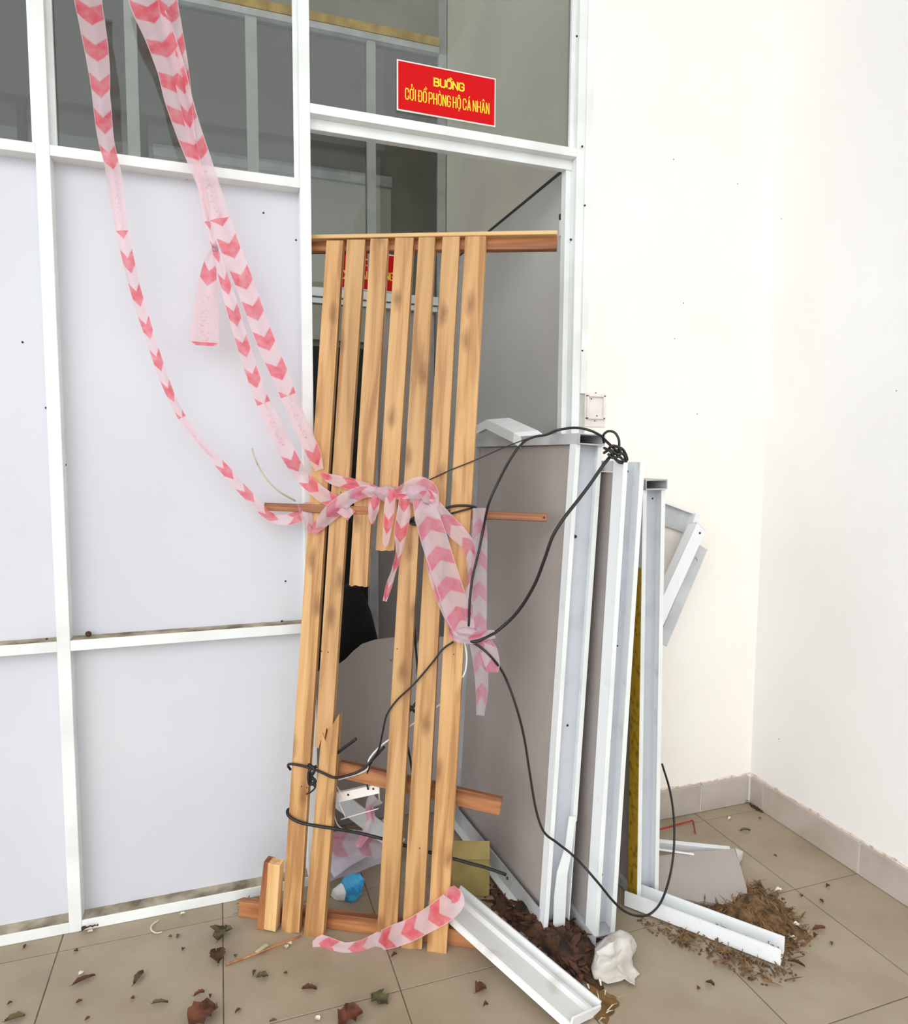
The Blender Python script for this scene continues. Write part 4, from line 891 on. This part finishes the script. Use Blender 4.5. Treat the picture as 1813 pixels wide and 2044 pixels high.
leaf(758, 1998, .050, .026, -.9, 'leaf2', 'forked olive brown leaf near the tile joint in front of the slats', seed=8, lobes=2)
leaf(442, 1868, .050, .034, 1.2, 'leaf2', 'crumpled dark olive leaf on the tile joint nearest the partition', seed=9, lobes=3, curl=.012)
leaf(434, 1914, .050, .028, 1.7, 'leaf1', 'crumpled dark brown leaf on the tile joint below the olive one', seed=10, lobes=3, curl=.012)
leaf(524, 1952, .028, .014, -.2, 'leaf2', 'torn olive leaf scrap with two lobes on the middle tile', seed=11, lobes=2)
leaf(508, 1945, .018, .008, 1.2, 'leaf2', 'tiny upright olive leaf scrap beside the two-lobed one', seed=12)
leaf(960, 1980, .030, .022, .2, 'leaf1', 'curled dark leaf beside the front floor rail', seed=13, lobes=2, curl=.01)
leaf(180, 1856, .042, .018, .2, 'leaf1', 'dark leaf lodged at the foot of the partition post', seed=14, lobes=2, curl=.01)
leaf(1418, 1967, .020, .010, -1.0, 'leaf1', 'small dark leaf alone on the right hand tile', seed=15)
leaf(1635, 1857, .040, .012, -.15, 'leaf3', 'reddish strip of bark beside the straw heap', seed=16)
leaf(1628, 1871, .016, .012, .3, 'leaf1', 'small dark crumb below the reddish bark strip', seed=17)
leaf(1653, 1772, .014, .010, 0, 'leaf1', 'tiny round brown leaf on the tile near the side wall', seed=18)
leaf(1488, 1660, .036, .010, -.35, 'leaf2', 'narrow grey leaf on the floor near the red strap', seed=19)
leaf(1457, 1637, .018, .009, .2, 'pale', 'pale curled scrap on the floor below the skirting joint', seed=20, cat='scrap', name='paper_scrap')
leaf(787, 1910, .016, .008, .3, 'leaf1', 'small black brown scrap just in front of the slats', seed=21)
leaf(1590, 1926, .040, .010, -.9, 'leaf1', 'twisted brown stalk at the edge of the straw heap', seed=22)
leaf(30, 2036, .040, .022, .1, 'leaf2', 'grey green leaf lying furthest from the doorway', seed=23)
leaf(970, 2010, .012, .008, 0, 'leaf1', 'small dark crumb below the curled leaf by the front rail', seed=24)
rnd = random.Random(77)
for i, (x, y) in enumerate([(50, 1891), (152, 1900), (340, 1872), (366, 1896), (356, 1870), (470, 1910), (20, 2005), (158, 2002), (265, 1995), (175, 2036), (420, 1990), (475, 2020), (545, 2040), (1230, 1935), (1170, 1990), (1395, 1975), (1518, 1830), (1560, 1938), (1420, 1596), (1518, 1635), (1640, 1800), (1600, 1790), (1660, 1885), (570, 1945), (1548, 1710)]):
    leaf(x, y, rnd.uniform(.008, .016), rnd.uniform(.005, .009), rnd.uniform(0, 6), rnd.choice(['leaf1', 'leaf2', 'leaf1']), 'tiny dark leaf crumb scattered on the beige tiles', 'leaf crumbs on the floor', .003, i)
for i, (x, y) in enumerate([(162, 1945), (365, 1826), (578, 1886), (572, 1892), (180, 1862), (634, 2036)]):
    leaf(x, y, .014, .010, rnd.uniform(0, 6), 'pale', 'tiny pale chip lying on the beige tiles left of the floor rail', 'pale chips on the floor', .003, 50+i, 0, 'chip', 'pale_chip')
for i, (x, y) in enumerate([(1592, 1850), (1572, 1872), (1584, 1878), (1555, 1780)]):
    leaf(x, y, .024, .014, rnd.uniform(0, 6), 'pale', 'pale wood chip at the rim of the straw heap', 'pale chips by the straw heap', .005, 80+i, 0, 'chip', 'pale_chip')
o = tube('wood_splinter', [onZ(450, 1926, .003), onZ(500, 1908, .006), onZ(545, 1890, .01), onZ(602, 1868, .016)], .0026, 'wood_red', None, 3, 6); tag(o, 'long thin wood splinter on the floor left of the slats', 'splinter')
o = beam('wood_chip', onZ(512, 1904, .004), onZ(534, 1888, .004), .012, .006, (0, 0, 1), 'pale_stick'); tag(o, 'flat grey wood chip lying next to the long splinter', 'wood chip')
o = tube('pale_loop', [onZ(318, 1836, .004), onZ(304, 1846, .004), onZ(302, 1856, .003), onZ(312, 1862, .003), onZ(324, 1860, .003)], .002, 'pale', None, 4, 6); tag(o, 'pale curled strip on the tile near the partition', 'plastic strip')
